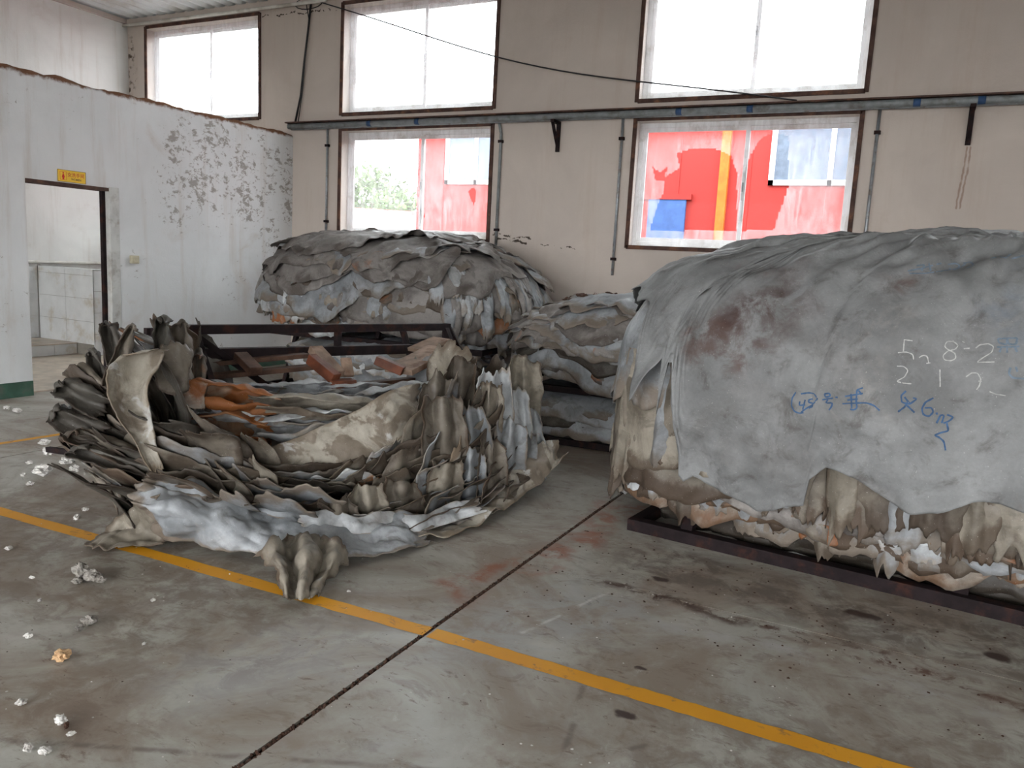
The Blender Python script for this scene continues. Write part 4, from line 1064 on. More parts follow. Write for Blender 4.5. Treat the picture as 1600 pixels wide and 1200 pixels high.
def flap(deg, k, W, Ln, seed, mat, label, group, cup=0.06, twist=0.0, taper=0.6, root=0.42, nu=30, nv=30, ruf=0.035, tip=0.05, lean=0.0, ragged=0.10, dz=0.0):
    """one stiff tongue of hide rising along level k of the stack"""
    s = np.linspace(-1, 1, nu)[:, None]; tau = np.linspace(0, 1, nv)[None, :] ** 0.9
    Lz = Ln * (1 - 0.30 * taper * s**2 + ragged * fbm(s * 2.2 + seed, seed * 1.1, 0.3, 3))
    T = root + (Lz - root) * tau
    rho, z, st = prof(k, deg % 360, T)
    wd = W * 0.5 * (0.72 + 0.28 * np.sin(np.minimum(tau * 2.2, 1.6))) * (1 - taper * tau**2.6) * (1 + 0.16 * fbm(tau * 3 + seed, s * 0.4, seed, 2))
    along = s * wd
    r = -cup * (s**2 - 0.3) * (0.3 + 0.7 * tau)
    r = r + twist * s * tau * W * 0.5
    r = r + ruf * (0.3 + 0.7 * tau) * (perlin(along * 6 + seed, z * 3.5, seed * 2.3) + 0.5 * perlin(along * 14 + seed * 3, z * 9, seed))
    r = r + tip * sstep(0.7, 1.0, tau) * (0.3 + perlin(along * 4, seed, 1.0)) + lean * tau
    sd = 0.05 * tau**2 * math.sin(seed * 7.1)
    th = math.radians(deg); c, q = math.cos(th), math.sin(th)
    # push outwards where level, lean back where steep
    rr = rho + r * (0.25 + 0.75 * st); zz = z + dz + np.abs(r) * 0.3 * (1 - st) + r * 0.6 * (1 - st) + 0.008 * fbm(along * 14, z * 14, seed, 2)
    a_ = rr * c - (along + sd) * q; b_ = rr * q + (along + sd) * c
    zz = np.maximum(zz, 0.012)
    e = np.maximum(sstep(0.55, 1.0, tau * np.ones_like(s)), sstep(0.6, 1.0, np.abs(s) * np.ones_like(tau)))
    return sheet('leather_hide', to_world(a_, b_, zz), e, mat, False, 0.006, label, group)

RF = np.random.RandomState(5)
NB = 11
for i in range(NB):
    k = i / (NB - 1.0) * 0.86
    if k < 0.14:
        mt = ['grey', 'grey', 'pale', 'grey'][i % 4]; lb = LBL[mt] + ' hide spread flat under the overturned stack'; g = 'flat hides under the overturned stack'
        bowl(k, 400 + i * 3.17, H[mt], lb, g, jag=0.12)
    else:
        mt = ['brown', 'tan', 'grey', 'brown', 'pale', 'skirt', 'dark'][i % 7]; lb = LBL[mt] + ' bowl-shaped hide nested in the overturned stack'; g = 'hides nested in the overturned stack'
        bowl(k, 400 + i * 3.17, H[mt], lb, g)
def petal(deg, r0, z0, h, W, lean, seed, mat, label, group, cup=0.05, twist=0.0, taper=0.3, ruf=0.05, hook=0.0, nu=34, nv=34, ragged=0.12):
    """a stiff upright sheet of hide rooted in the heap at radius r0, height z0"""
    s = np.linspace(-1, 1, nu)[:, None]; tau = np.linspace(0, 1, nv)[None, :]
    Ls = 1 - 0.22 * taper * s**2 + ragged * fbm(s * 2.0 + seed, seed * 1.3, 0.7, 3)
    T = tau * Ls
    z = z0 + h * (T - 0.12 * hook * sstep(0.7, 1.1, T))
    wd = W * 0.5 * (0.85 + 0.15 * np.sin(tau * 3.0)) * (1 - taper * T**3) * (1 + 0.14 * fbm(tau * 3 + seed, np.sign(s) * 2.0, seed, 2))
    al = s * wd
    rr = r0 + lean * T**1.4 + hook * 0.12 * sstep(0.72, 1.1, T) * (0.6 + perlin(al * 5, seed, 0.4))
    rr = rr + cup * (0.35 - s**2) * (0.4 + 0.6 * tau) + twist * s * tau * W * 0.5
    w = 0.35 + 0.65 * tau
    rr = rr + ruf * w * (perlin(al * 5.0 + seed, z * 2.6, seed * 2.3) + 0.5 * perlin(al * 11 + seed * 3, z * 5, seed)) - 0.035 * w * np.abs(perlin(al * 6 + seed * 5, z * 2.0 + seed, 2.0))
    rr = rr + 0.006 * fbm(al * 15, z * 15, seed, 2)
    al = al + 0.05 * tau**2 * math.sin(seed * 7.1) + 0.03 * tau * perlin(z * 5, seed, s * 0.7)
    th = math.radians(deg); c, q = math.cos(th), math.sin(th)
    a_ = rr * c - al * q; b_ = rr * q + al * c
    e = np.maximum(sstep(0.6, 1.0, tau * np.ones_like(s)), sstep(0.65, 1.0, np.abs(s) * np.ones_like(tau)))
    return sheet('leather_hide', to_world(a_, b_, np.maximum(z, 0.012)), e, mat, False, 0.006, label, group)
# upright sheets along the aisle flank, in rows that step up inwards
n = 0
for j in range(5):
    f = j / 4.0
    d0 = -25 + 10 * (j % 2) * 0.5
    for deg in np.arange(d0, 70, 17 - 3 * f):
        deg = deg + RF.uniform(-4, 4)
        hs = np.interp(deg, [-30, 0, 20, 45, 70], [1.0, 1.0, 0.95, 0.70, 0.48])
        el = np.interp(deg, [-30, 0, 20, 45, 70], [1.30, 1.30, 1.20, 0.98, 0.86])      # outline of the heap
        top = (0.22 + 0.66 * f) * hs * RF.uniform(0.9, 1.10)
        z0 = max(0.03, top - 0.60)
        mt = ['tan', 'pale', 'skirt', 'grey', 'tan', 'pale', 'brown', 'cream', 'grey'][n % 9] if j > 1 else ['tan', 'skirt', 'grey', 'brown'][n % 4]
        petal(deg, el - 0.02 - 0.095 * j, z0, top - z0, RF.uniform(0.34, 0.58), RF.uniform(0.02, 0.12), 600 + n * 2.71, H[mt], LBL[mt] + ' stiff hide standing upright on the aisle side of the overturned stack', 'upright hides of the overturned stack', cup=RF.uniform(-0.02, 0.07), twist=RF.uniform(-0.2, 0.2), taper=RF.uniform(0.15, 0.5), hook=RF.uniform(-0.3, 0.7), ruf=0.04)
        n += 1
# swept sheets on the doorway side
for j in range(6):
    f = j / 5.0
    for deg in np.arange(128 + 6 * (j % 2), 226, 16 - 2 * f):
        deg = deg + RF.uniform(-5, 5)
        hs = np.interp(deg, [120, 140, 165, 190, 230], [0.50, 0.70, 1.02, 1.12, 1.05])
        el = np.interp(deg, [120, 140, 165, 190, 230], [0.80, 0.98, 1.16, 1.12, 0.98])
        top = (0.30 + 0.62 * f) * hs * RF.uniform(0.9, 1.12)
        z0 = max(0.06, top - 0.46)
        mt = ['dark', 'brown', 'skirt', 'dark', 'tan', 'brown', 'dark'][n % 7]
        petal(deg, el - 0.06 * j, z0, top - z0, RF.uniform(0.24, 0.40), RF.uniform(0.16, 0.36) * (0.6 if j == 0 else 1.15 - 0.5 * f), 900 + n * 2.71, H[mt], LBL[mt] + ' stiff hide sweeping up on the doorway side of the overturned stack', 'swept hides of the overturned stack', cup=RF.uniform(-0.02, 0.10), twist=RF.uniform(-0.5, 0.5), taper=RF.uniform(0.3, 0.65), hook=RF.uniform(-0.2, 1.2), ragged=0.16)
        n += 1
# wide crumpled edges in front
for i in range(18):
    deg = RF.uniform(58, 138); k = np.clip(0.26 + 0.5 * (i / 17.0) + RF.uniform(-0.06, 0.06), 0.2, 0.8)
    mt = ['grey', 'pale', 'tan', 'brown', 'grey', 'skirt', 'dark'][i % 7] if k > 0.2 else ['grey', 'pale'][i % 2]
    flap(deg, k, RF.uniform(0.5, 1.0), RF.uniform(0.98, 1.08), 1000 + i * 2.37, H[mt], LBL[mt] + ' crumpled hide edge in the front of the overturned stack', 'front hides of the overturned stack', cup=RF.uniform(-0.06, 0.06), twist=RF.uniform(-0.15, 0.15), taper=RF.uniform(0.15, 0.4), nu=54, nv=22, ruf=0.06, root=0.5, ragged=0.14)

# ---- single hides laid into the stack, each from its own control net
def at_b(px, py, b):
    d_ = (px - 800.0) * CX + (py - 600.0) * CD + FPX * CF
    n_ = np.array([BW[0], BW[1], 0.0]); o_ = np.array([BC[0], BC[1], 0.0]) + n_ * b
    t = ((o_ - EYE) @ n_) / (d_ @ n_)
    return EYE + t * d_
def crom(C, n):
    C = np.asarray(C, float); m_ = len(C)
    u = np.linspace(0, m_ - 1, n); i = np.minimum(u.astype(int), m_ - 2); f = (u - i)
    f = f.reshape((-1,) + (1,) * (C.ndim - 1))
    g = lambda k: C[np.clip(k, 0, m_ - 1)]
    p0, p1, p2, p3 = g(i - 1), g(i), g(i + 1), g(i + 2)
    p0 = np.where((i == 0).reshape(f.shape), 2 * p1 - p2, p0); p3 = np.where((i == m_ - 2).reshape(f.shape), 2 * p2 - p1, p3)
    return 0.5 * (2 * p1 + (p2 - p0) * f + (2 * p0 - 5 * p1 + 4 * p2 - p3) * f**2 + (3 * p1 - p0 - 3 * p2 + p3) * f**3)
def net(rows, mat, label, seed, nu=60, nv=36, wob=0.02, fine=0.006, rag=0.06, group=None, freq=5.0, crease=0.02, thick=0.006, edgew=0.3, cat='hide', zmin=0.012, zr=None):
    C = np.array([[p[:3] if len(p) == 4 else at_b(*p) for p in r] for r in rows], float)
    # ragged outline: stretch the parameter range along each side
    P = crom(C, nv); P = np.swapaxes(crom(np.swapaxes(P, 0, 1), nu), 0, 1)     # (nv, nu, 3)
    u = np.linspace(-1, 1, nu)[None, :, None]; v = np.linspace(-1, 1, nv)[:, None, None]
    Tu = np.gradient(P, axis=1); Tv = np.gradient(P, axis=0)
    N = np.cross(Tu, Tv); N /= np.linalg.norm(N, axis=-1, keepdims=True) + 1e-9
    x, y, z = P[..., 0], P[..., 1], P[..., 2]
    ed = np.maximum(np.abs(u), np.abs(v))[..., 0] * np.ones_like(x)
    dsp = wob * (0.5 + 0.7 * ed) * fbm(x * freq + seed, y * freq, z * freq, 2) + fine * fbm(x * 17 + seed, y * 17, z * 17, 2) + crease * (0.3 - np.abs(perlin(x * 6 + seed * 2, y * 6, z * 6)) - 0.4 * np.abs(perlin(x * 14, y * 14 + seed, z * 14)))
    su = rag * fbm(v[..., 0] * 2.5 + seed * 3, np.sign(u[..., 0]) * 5.0, seed, 3) * np.abs(u[..., 0])**6
    sv = rag * fbm(u[..., 0] * 3.5 + seed * 5, np.sign(v[..., 0]) * 7.0, seed, 3) * np.abs(v[..., 0])**6
    P = P + N * dsp[..., None] + Tu * (su * nu * np.sign(u[..., 0]))[..., None] + Tv * (sv * nv * np.sign(v[..., 0]))[..., None]
    P[..., 2] = np.maximum(P[..., 2], zmin)
    e = sstep(1 - edgew, 1.0, ed)
    return sheet('leather_hide', P, e, mat, False, thick, label, group, cat=cat)
def fl(px, py, h=0.02):
    p = at(px, py, z=h); return (p[0], p[1], p[2], 0)

def blotch(t, c):
    p = t.pos
    c = t.mix(t.rng(t.noise(p, 3.6, 5, 0.55, 0.9), 0.50, 0.56, 0, 0.85), c, (0.185,0.148,0.112))
    c = t.mix(t.rng(t.noise(t.vec('ADD', p, (4.0,1.0,2.0)), 5.0, 5, 0.55, 0.9), 0.60, 0.66, 0, 0.8), c, (0.52,0.51,0.49))
    return c
H['smile'] = hide_mat('blotched_cream_hide', (0.42,0.385,0.325), (0.30,0.265,0.215), (0.19,0.145,0.10), 0.0, 0.8, 0.3, extra=blotch)
# large cream-and-tan hide curving like a smile
net([[(312,690,.30),(345,700,.36),(395,703,.42),(445,690,.42),(500,668,.40),(560,640,.36),(615,608,.30),(652,600,.20)],
     [(318,702,.34),(350,722,.42),(400,735,.48),(455,728,.50),(515,708,.48),(580,676,.44),(630,645,.36),(656,628,.24)],
     [(325,715,.36),(358,745,.46),(408,766,.52),(465,762,.54),(530,742,.52),(595,705,.48),(642,672,.40),(660,650,.28)]],
    H['smile'], 'large cream and tan hide curving like a smile across the overturned stack', 3.3, nu=110, nv=40, rag=0.03, wob=0.018)
# rolls inside
def roll(p0, p1, r, seed, mat, label, sag=0.0, nu=70, nv=30, open_=5.2, rag=0.05, group=None):
    a = at_b(*p0); b_ = at_b(*p1); d_ = b_ - a; L = np.linalg.norm(d_); d_ /= L
    u_ = np.array([0, 0, 1.0]); s_ = np.cross(d_, u_); s_ /= np.linalg.norm(s_); u_ = np.cross(s_, d_)
    t = np.linspace(0, 1, nu)[:, None]; an = np.linspace(0, open_, nv)[None, :] + 1.0 + 0.5 * perlin(t * 3, seed, 0.0)
    rr = r * (0.72 + 0.10 * an / 2.0) * (1 + 0.35 * fbm(t * 4 + seed, np.cos(an), np.sin(an) + seed, 2)) * (0.8 + 0.35 * np.sin(t * math.pi))
    P = a + (t * L)[..., None] * d_ + (rr * np.cos(an) * 1.25)[..., None] * s_ + (rr * np.sin(an) * 0.85 - sag * np.sin(t * math.pi))[..., None] * u_
    tt = t * np.ones_like(an)
    P = P + ((np.abs(tt - 0.5) * 2) ** 8 * 0.06 * fbm(an * 1.5 + seed, np.sign(tt - 0.5) * 3, seed, 2))[..., None] * d_
    P = P + (0.010 * fbm(P[..., 0] * 12 + seed, P[..., 1] * 12, P[..., 2] * 12, 2) )[..., None] * u_
    ax_ = an - an.min(); e = sstep(0.75, 1.0, np.abs(tt - 0.5) * 2)
    e = np.maximum(e, sstep(open_ - 0.8, open_, ax_ * np.ones_like(tt)))
    return sheet('leather_hide', P, e, mat, False, 0.006, label, group)
H['orange'] = hide_mat('bright_rust_hide', (0.40,0.30,0.22), (0.30,0.15,0.07), (0.18,0.07,0.03), 1.0, 0.8, 0.4, rustcol=(0.235,0.08,0.022))
roll((288,604,.06), (430,632,.14), 0.09, 1.1, H['orange'], 'rolled hide with a rust-brown face inside the overturned stack')
roll((395,630,.16), (600,640,.14), 0.078, 2.2, H['tan'], 'long rolled tan hide inside the overturned stack')
roll((300,668,.16), (420,672,.24), 0.100, 3.3, H['orange'], 'bright orange rusted hide bundle inside the overturned stack')
roll((395,668,.22), (545,655,.24), 0.085, 4.4, H['pale'], 'rolled pale blue hide inside the overturned stack')
roll((330,640,.10), (500,655,.12), 0.060, 5.5, H['pale'], 'flattened whitish roll between the rust roll and the orange bundle')
for i, (a, b_, r) in enumerate((((292,598,-.25), (360,608,-.2), 0.05), ((335,612,-.2), (440,612,-.18), 0.06), ((420,608,-.22), (530,606,-.22), 0.06), ((500,612,-.2), (610,608,-.25), 0.062), ((570,622,-.1), (690,606,-.25), 0.07))):
    roll(a, b_, r, 11.0 + i * 2.1, H['pale' if i != 1 else 'grey'], 'whitish crumpled roll below the loose planks', nu=46, group='whitish rolls below the planks')
# hanging tan tongue and its neighbours on the doorway side
net([[(178,566,.30),(202,552,.36),(232,548,.38),(262,546,.26)],[(170,575,.42),(196,560,.34),(226,556,.30),(256,556,.34)],[(168,610,.46),(192,606,.38),(215,600,.36),(238,596,.42)],[(186,655,.52),(203,654,.46),(220,650,.45),(234,644,.50)],[(212,698,.56),(222,699,.53),(234,697,.53),(243,692,.55)],[(236,738,.58),(242,740,.57),(250,738,.57),(256,734,.57)]],
    H['smile'], 'long tan tongue of hide hanging on the doorway side', 5.1, nu=44, nv=80, rag=0.06, wob=0.015, crease=0.015, fine=0.004)
net([[(250,540,.10),(275,535,.08),(300,545,.05)],[(240,580,.20),(268,585,.20),(296,580,.16)],[(248,610,.24),(272,618,.26),(294,612,.22)]],
    H['brown'], 'brown cupped hide beside the long tan tongue', 6.1, nu=36, nv=36)
net([[(285,590,.18),(305,592,.16),(322,600,.14)],[(284,612,.22),(303,616,.22),(320,618,.2)],[(290,635,.25),(308,640,.25),(322,638,.22)]],
    H['rust'], 'tan flap with an orange lower corner at the end of the rust roll', 6.9, nu=30, nv=30)
# flat skirts of blue-grey hide on the floor
net([[(210,755,.62),(280,770,.70),(360,785,.74),(440,800,.78),(520,805,.80),(600,800,.82),(660,800,.82)],
     [(205,790,.75),(270,800,.84),(350,815,.88),(440,830,.92),(530,835,.94),(610,830,.94),(668,825,.92)],
     [fl(255,838,.05),fl(300,850,.05),fl(370,862,.05),fl(440,872,.05),fl(530,875,.04),fl(610,865,.03),fl(672,848,.02)]],
    H['grey'], 'blue-grey hide spread on the floor at the foot of the overturned stack', 8.1, nu=150, nv=50, rag=0.05, wob=0.035, crease=0.03)
net([[(225,738,.58),(262,752,.66),(300,752,.62),(345,772,.72),(390,770,.68),(440,790,.76),(490,786,.72),(545,802,.78)],
     [(222,752,.64),(262,764,.70),(302,768,.69),(348,784,.77),(394,786,.75),(442,802,.81),(494,802,.79),(548,812,.82)],
     [(220,768,.66),(262,780,.72),(305,784,.72),(350,798,.78),(396,800,.77),(446,812,.83),(498,815,.82),(552,820,.83)]],
    H['grey'], 'wavy blue-grey hide lip above the hide spread on the floor', 8.9, nu=130, nv=24, rag=0.05, wob=0.03, crease=0.03)
net([[(470,806,.86),(520,798,.84),(560,810,.88),(610,798,.84),(655,806,.86),(700,786,.78),(745,776,.72)],
     [(470,818,.90),(520,814,.88),(562,822,.92),(612,814,.89),(658,818,.90),(704,802,.83),(748,790,.77)],
     [(470,830,.91),(520,830,.90),(565,834,.93),(615,830,.91),(660,830,.91),(708,816,.85),(752,802,.79)]],
    H['pale'], 'pale scalloped hide edge beside the broad cream hide', 9.1, nu=130, nv=24, rag=0.05, wob=0.025, crease=0.02)
net([[(235,770,.72),(255,790,.76),(270,810,.80)],[fl(185,810,.09),fl(215,825,.07),fl(262,838,.06)],[fl(128,852,.01),fl(180,855,.03),fl(255,850,.03)]],
    H['tan'], 'tan corner of hide lying across the yellow line', 9.3, nu=60, nv=50, rag=0.10, wob=0.03, crease=0.04)
net([[fl(405,862,.10),fl(428,845,.17),fl(450,842,.12),fl(475,838,.18),fl(500,840,.13),fl(525,842,.17),fl(548,862,.08)],
     [fl(415,880,.06),fl(432,868,.15),fl(455,870,.09),fl(478,866,.17),fl(502,872,.10),fl(522,872,.13),fl(540,885,.03)],
     [fl(430,898,.04),fl(442,890,.12),fl(460,895,.06),fl(476,892,.13),fl(495,898,.05),fl(510,895,.08),fl(522,900,.015)],
     [fl(436,918,.03),fl(446,912,.09),fl(460,918,.03),fl(472,914,.09),fl(484,920,.03),fl(494,914,.05),fl(504,916,.015)],
     [fl(438,934,.012),fl(447,932,.04),fl(460,938,.012),fl(470,936,.04),fl(482,938,.012),fl(490,932,.03),fl(498,930,.012)]],
    H['tan'], 'crumpled tan scrap of hide hanging onto the yellow line', 10.7, nu=90, nv=70, rag=0.10, wob=0.015, crease=0.03, freq=7, fine=0.006)
# big outer hide curling up on the right
net([[(560,800,.62),(630,795,.60),(700,775,.52),(760,745,.42),(815,712,.30),(850,690,.18),(868,692,.12)],
     [(575,818,.76),(640,818,.72),(710,800,.64),(770,772,.54),(825,738,.42),(858,722,.30),(872,715,.22)],
     [fl(590,842,.03),fl(650,842,.03),fl(715,832,.03),fl(768,808,.05),(828,766,.46),(856,742,.36),(884,708,.26)]],
    H['smile'], 'broad cream hide curling up off the floor at the edge of the overturned stack', 12.2, nu=130, nv=44, rag=0.04, wob=0.03)
# smooth tongues on the aisle side, some of them pale
TG = [(775,580,745,30,.36,'pale'), (806,610,735,27,.28,'pale'), (742,635,770,32,.54,'grey'), (700,618,765,34,.58,'skirt'), (818,556,650,28,.14,'tan'), (835,640,745,20,.18,'pale'), (718,560,655,28,.26,'brown'),
      (757,600,700,24,.42,'tan'), (790,655,765,26,.42,'grey'), (678,585,670,26,.38,'brown'), (765,690,785,28,.52,'skirt'), (728,700,790,26,.60,'grey'), (690,720,795,28,.66,'tan'), (815,680,755,20,.32,'grey'), (578,758,812,32,.80,'tan'), (632,748,802,30,.76,'skirt'), (530,775,815,30,.84,'brown')]
RN = np.random.RandomState(31)
for i, (x, y0, y1, w, bq, mt) in enumerate(TG):
    sl = RN.uniform(-10, 10)
    rows = []
    for r, (f, wf_, bo) in enumerate(((0.0, 0.85, 0.0), (0.25, 1.0, 0.01), (0.6, 1.05, 0.0), (1.0, 0.95, -0.10))):
        row = []
        for c_, u in enumerate((-1, -.5, 0, .5, 1)):
            dp = (0.0, -0.045, 0.015, -0.04, 0.0)[c_] * (1.2 - 0.4 * f) + RN.uniform(-.02, .02)
            row.append((x + u * w * wf_ + sl * (1 - f), y0 + (y1 - y0) * f + (RN.uniform(-9, 9) if r == 0 else 0) + 5 * abs(u), bq + bo + dp))
        rows.append(row)
    net(rows, H[mt], LBL[mt] + ' smooth tongue of hide facing the aisle', 14.0 + i * 1.9, nu=44, nv=54, group='smooth tongues facing the aisle', rag=0.07, wob=0.015, crease=0.02, fine=0.003, edgew=0.22)

# dark curled tips that stand highest on the doorway side
for i, (rows, mt) in enumerate((
  ([[(156,508,.05),(168,500,.08),(180,510,.03)],[(163,540,.12),(178,540,.16),(192,546,.1)],[(170,605,.2),(190,606,.24),(208,604,.2)]], 'dark'),
  ([[(199,514,.12),(206,507,.14),(212,516,.1)],[(178,545,.2),(192,545,.24),(206,553,.2)],[(165,600,.26),(185,604,.3),(205,604,.26)]], 'brown'),
  ([[(247,502,.0),(257,495,.03),(266,505,-.02)],[(238,528,.05),(252,524,.1),(268,532,.04)],[(232,575,.12),(255,578,.16),(278,578,.1)]], 'dark'),
  ([[(270,512,-.05),(284,500,-.02),(296,514,-.08)],[(266,545,.02),(284,542,.06),(300,550,.0)],[(264,600,.1),(284,602,.14),(300,600,.08)]], 'brown'),
  ([[(82,620,.1),(90,600,.12),(108,590,.08)],[(112,634,.2),(120,612,.24),(138,602,.18)],[(155,655,.3),(165,634,.33),(178,620,.28)]], 'dark'),
  ([[(74,662,.15),(80,642,.18),(96,634,.14)],[(112,684,.25),(118,660,.3),(134,650,.24)],[(160,700,.35),(165,678,.38),(175,665,.33)]], 'dark'),
  ([[(98,586,.0),(112,572,.03),(128,570,-.02)],[(126,606,.1),(138,590,.14),(152,588,.1)],[(160,640,.2),(172,625,.24),(185,618,.2)]], 'brown'),
  ([[(130,555,-.05),(142,545,-.02),(152,552,-.06)],[(142,582,.05),(156,575,.1),(168,580,.05)],[(160,625,.15),(175,620,.2),(190,620,.15)]], 'dark'),
  ([[(96,688,.3),(110,672,.33),(135,672,.3)],[(140,705,.4),(155,690,.44),(178,688,.4)],[(195,728,.48),(208,712,.5),(225,706,.46)]], 'skirt'),
  ([[(105,712,.35),(120,698,.4),(145,700,.36)],[(160,728,.46),(172,716,.5),(195,716,.46)],[(222,752,.54),(232,738,.56),(248,732,.52)]], 'dark'),
  ([[(300,560,.0),(312,548,.02),(322,560,-.04)],[(296,590,.06),(310,586,.1),(322,592,.04)],[(294,625,.12),(308,628,.15),(320,626,.1)]], 'brown'),)):
    # hollow towards the aisle, with one fold and a bent-over point
    rr = []
    for q, (a, b_, c_) in enumerate(rows):
        mixp = lambda p, r, f, db: (p[0] + (r[0] - p[0]) * f, p[1] + (r[1] - p[1]) * f, p[2] + (r[2] - p[2]) * f + db)
        b2 = (b_[0], b_[1], (a[2] + c_[2]) / 2 - 0.07)
        rr.append([a, mixp(a, b2, 0.5, -0.035), b2, mixp(b2, c_, 0.5, 0.05), c_])
    k0, k1 = rr[0][2], rr[1][2]
    rr.insert(0, [(p[0] + (4 if i % 2 else -4), p[1] + 4, p[2] + 0.07) for p in [rr[0][1], rr[0][1], rr[0][2], rr[0][3], rr[0][3]]])
    net(rr, H[mt], LBL[mt] + ' curled tip of hide standing out on the doorway side of the overturned stack', 40.0 + i * 2.7, nu=34, nv=50, rag=0.09, wob=0.022, crease=0.02, fine=0.003, group='curled tips of the overturned stack')

# overturned trestle inside it
A0 = np.array([-4.0, 3.47, 0.99]); A1 = np.array([-3.5, 5.77, 0.94])
B0_ = np.array([-4.0, 3.47, 0.835]); B1_ = np.array([-3.5, 5.77, 0.76])
ot = empty('steel_trestle', (-3.6, 4.6, 0.2)); props(ot, 'overturned dark steel trestle sticking out of the curled hides', 'trestle')
for a, b_, s, nm in ((A0, A1, 0.058, 'rail'), (B0_, B1_, 0.07, 'rail'), (A0, B0_, 0.04, 'post'),):
    MB().beam(a, b_, s, s).build(nm, M['steel'], ot, 0.003)
for f in (0.50, 0.985):
    MB().beam(A0 + (A1 - A0) * f, B0_ + (B1_ - B0_) * f, 0.045, 0.04).build('post', M['steel'], ot, 0.003)
MB().beam(A0, A0 + np.array([0.18, 0.55, -0.42]), 0.04, 0.04).build('brace', M['steel'], ot, 0.003)
MB().beam(A1, A1 + np.array([0.16, 0.05, -0.30]), 0.04, 0.04).build('brace', M['steel'], ot, 0.003)
for f in (0.02, 0.98):
    p = A0 + (A1 - A0) * f
    MB().beam(p, p + np.array([0.45, -0.1, -0.72]), 0.045, 0.045).build('leg', M['steel'], ot, 0.003)
    MB().beam(p, p + np.array([-0.5, 0.1, -0.06]), 0.045, 0.045).build('cross_bar', M['steel'], ot, 0.003)
    q_ = p + np.array([-0.5, 0.1, -0.06])
    MB().beam(q_, q_ + np.array([0.3, 0, -0.75]), 0.045, 0.045).build('leg', M['steel'], ot, 0.003)
MB().beam(A0 + np.array([-0.5, 0.1, -0.06]), A1 + np.array([-0.5, 0.1, -0.06]), 0.045, 0.045).build('rail', M['steel'], ot, 0.003)

# loose planks lying in the overturned trestle
def plank(p, q, w, h, mat, lab, up=(0,0,1)):
    props(MB().beam(p, q, w, h, up).build('wooden_plank', mat, bevel=0.004), lab, 'plank')
plank(at_b(300,570,-.55), at_b(480,555,-.75), 0.09, 0.03, M['plank_dark'], 'dark plank lying along the lower rail of the overturned trestle')
plank(at_b(310,590,-.45), at_b(500,572,-.6), 0.10, 0.03, M['plank_dark'], 'dark plank below its twin inside the overturned trestle')
plank(at_b(492,545,-.55), at_b(528,585,-.30), 0.10, 0.05, M['plank'], 'short weathered block leaning in the overturned trestle')
plank(at_b(486,560,-.45), at_b(525,592,-.25), 0.07, 0.07, M['plank_red'], 'reddish timber end pointing out of the trestle')
plank(at_b(540,560,-.4), at_b(545,588,-.32), 0.07, 0.03, M['plank'], 'small upright board beside the reddish timber')
plank(at_b(515,600,-.25), at_b(553,598,-.27), 0.10, 0.05, M['plank_red'], 'squared red-brown block on the whitish rolls')
plank(at_b(588,562,-.5), at_b(630,580,-.4), 0.08, 0.06, M['plank_red'], 'orange-brown timber end beside the wide board')
plank(at_b(622,580,-.45), at_b(690,545,-.75), 0.24, 0.04, M['plank'], 'wide pale board resting on the trestle')
plank(at_b(650,548,-1.0), at_b(690,530,-1.1), 0.20, 0.03, M['plank'], 'short pale board end above the lower rail')
plank(at_b(540,605,-.4), at_b(660,592,-.6), 0.08, 0.04, M['plank_dark'], 'dark batten in front of the wide board')
plank(at_b(375,555,-.6), at_b(400,580,-.4), 0.09, 0.05, M['plank_dark'], 'brown block wedged behind the rust roll')
props(MB().beam(at(75, 702, z=0.12), at(200, 720, z=0.20), 0.035, 0.035).build('steel_bar', M['steel'], bevel=0.003), 'thin dark steel bar poking out towards the doorway', 'bar')

# crumpled scrap on the low stack
sc = at(910, 467, y=6.7)
def lump(name, c, r, seed, mat, label, cat, group=None, flat=0.7, rough=0.5, sub=3):
    bm = bmesh.new(); bmesh.ops.create_icosphere(bm, subdivisions=sub, radius=1.0)
    V = np.array([v.co for v in bm.verts])
    n = 1 + rough * fbm(V[:, 0] * 1.8 + seed, V[:, 1] * 1.8, V[:, 2] * 1.8, 4)
    V = V * n[:, None] * np.array([1.0, 0.8 + 0.3 * math.sin(seed), flat]) * r
    V[:, 2] -= V[:, 2].min()
    for v, q in zip(bm.verts, V): v.co = q
    me = bpy.data.meshes.new(name); bm.to_mesh(me); bm.free(); me.materials.append(mat)
    o = bpy.data.objects.new(name, me); COL.objects.link(o); o.location = c; o.rotation_euler = (0, 0, seed)
    return props(o, label, cat, group)
s0 = 0
for i, (dx, r, mt) in enumerate(((-0.12, .06, 'dark_scrap'), (0.0, .07, 'dark_scrap'), (0.13, .07, 'plank_dark'), (0.27, .06, 'dark_scrap'))):
    lump('hide_scrap', (sc[0] + dx, sc[1] + 0.03, 1.165 + 0.022 * i), r, 3.0 + i, M[mt], 'dark dry scrap lying on the low grey stack', 'scrap', 'scraps on the low stack', 0.45, 0.7)

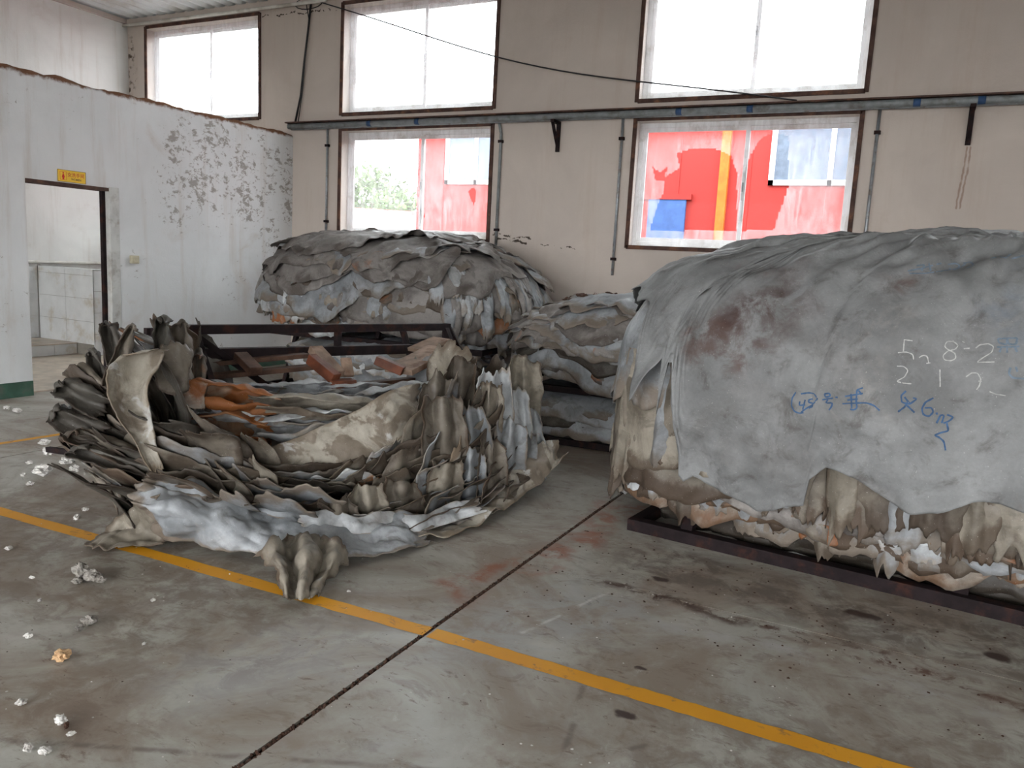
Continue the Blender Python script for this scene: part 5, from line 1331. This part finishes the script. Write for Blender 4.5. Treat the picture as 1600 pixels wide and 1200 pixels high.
# crumbs on the floor
W = [(11,641,5),(27,645,6),(70,696,8),(76,711,10),(104,726,9),(116,737,8),(37,745,5),(47,725,5),(47,758,5),(133,799,5),(120,812,7),(13,860,5),(33,1101,7),(111,1150,6),(44,1174,9),(70,1178,8),(239,940,4),(225,1008,4),(45,997,6),(545,925,3),(50,905,4),(62,940,4)]
for i, (x, y, r) in enumerate(W):
    p = at(x, y, z=0); dist = np.linalg.norm(p - EYE); rad = 0.85 * r * dist / FPX
    lump('residue_crumb', (p[0], p[1], 0.0), rad, 1.0 + i * 1.7, M['crumb'], 'small white crumb of residue on the floor towards the doorway' if y < 820 else 'small white crumb of residue on the open floor before the yellow line', 'crumb', 'white crumbs towards the doorway' if y < 820 else 'white crumbs before the yellow line', 0.55, 0.55)
p = at(66, 744, z=0); lump('residue_crumb', (p[0], p[1], 0), 0.055, 9.1, M['crumb'], 'largest white crumb beside the curled hides', 'crumb', None, 0.6, 0.5)
for i, (x, y, r, mt, lb) in enumerate(((128,905,16,'crumb_grey','largest grey lump of the broken heap before the yellow line'), (146,908,12,'crumb_grey','flat grey lump at the side of the broken heap'), (158,912,7,'crumb_grey','smallest grey lump of the broken heap'), (120,912,7,'crumb_grey','grey chip in front of the broken heap'),
                                   (140,976,10,'crumb_grey','upright grey stone-like lump on its own'), (124,986,7,'crumb_grey','round grey lump beside the upright one'), (97,1032,11,'crumb_tan','golden tan lump on the floor'), (95,1132,9,'crumb','white lump with a dark brown foot'), (104,1138,6,'dark_scrap','dark brown flake beside the white lump'))):
    q = at(x, y, z=0); dist = np.linalg.norm(q - EYE)
    lump('floor_lump', (q[0], q[1], 0), 0.85 * r * dist / FPX, 31.0 + i * 2.3, M[mt], lb, 'lump', None, 0.7, 0.55)
# scattered specks nobody could count
rs = np.random.RandomState(9)
def specks(n, box, r0, r1, mat, name, lab):
    V = []; F = []
    for i in range(n):
        x = rs.uniform(box[0], box[1]); y = rs.uniform(box[2], box[3]); r = rs.uniform(r0, r1); a = rs.uniform(0, 6.28)
        k = len(V)
        for q in range(5):
            an = a + q * 1.2566; rr = r * rs.uniform(0.6, 1.2)
            V.append((x + rr * math.cos(an), y + rr * math.sin(an), 0.002))
        V.append((x, y, 0.002 + r * rs.uniform(0.3, 0.7)))
        for q in range(5): F.append((k + q, k + (q + 1) % 5, k + 5))
    props(link_mesh(name, V, F, mat), lab, 'specks', kind='stuff')
specks(260, (-4.8, 1.0, 1.2, 4.6), 0.002, 0.006, M['crumb'], 'white_specks', 'fine white specks scattered over the floor')
specks(240, (-1.6, 0.9, 2.9, 4.2), 0.002, 0.008, M['dark_scrap'], 'dark_specks', 'dark brown crumbs scattered along the hide stack')
specks(60, (-3.2, -0.8, 1.2, 2.6), 0.002, 0.004, M['dark_scrap'], 'dark_specks', 'dark brown crumbs scattered over the open floor')
# crumbs lodged in the long joint
specks_joint = []
V = []; F = []
for i in range(420):
    y = 1.2 + 3.6 * i / 420.0 + rs.uniform(-0.01, 0.01); x = -1.61 + rs.uniform(-0.012, 0.012); r = rs.uniform(0.004, 0.012); k = len(V)
    for q in range(5):
        V.append((x + r * math.cos(q * 1.2566), y + r * math.sin(q * 1.2566), -0.004))
    V.append((x, y, 0.003))
    for q in range(5): F.append((k + q, k + (q + 1) % 5, k + 5))
props(link_mesh('joint_dirt', V, F, M['dark_scrap']), 'dark dirt filling the long floor joint', 'dirt', kind='stuff')
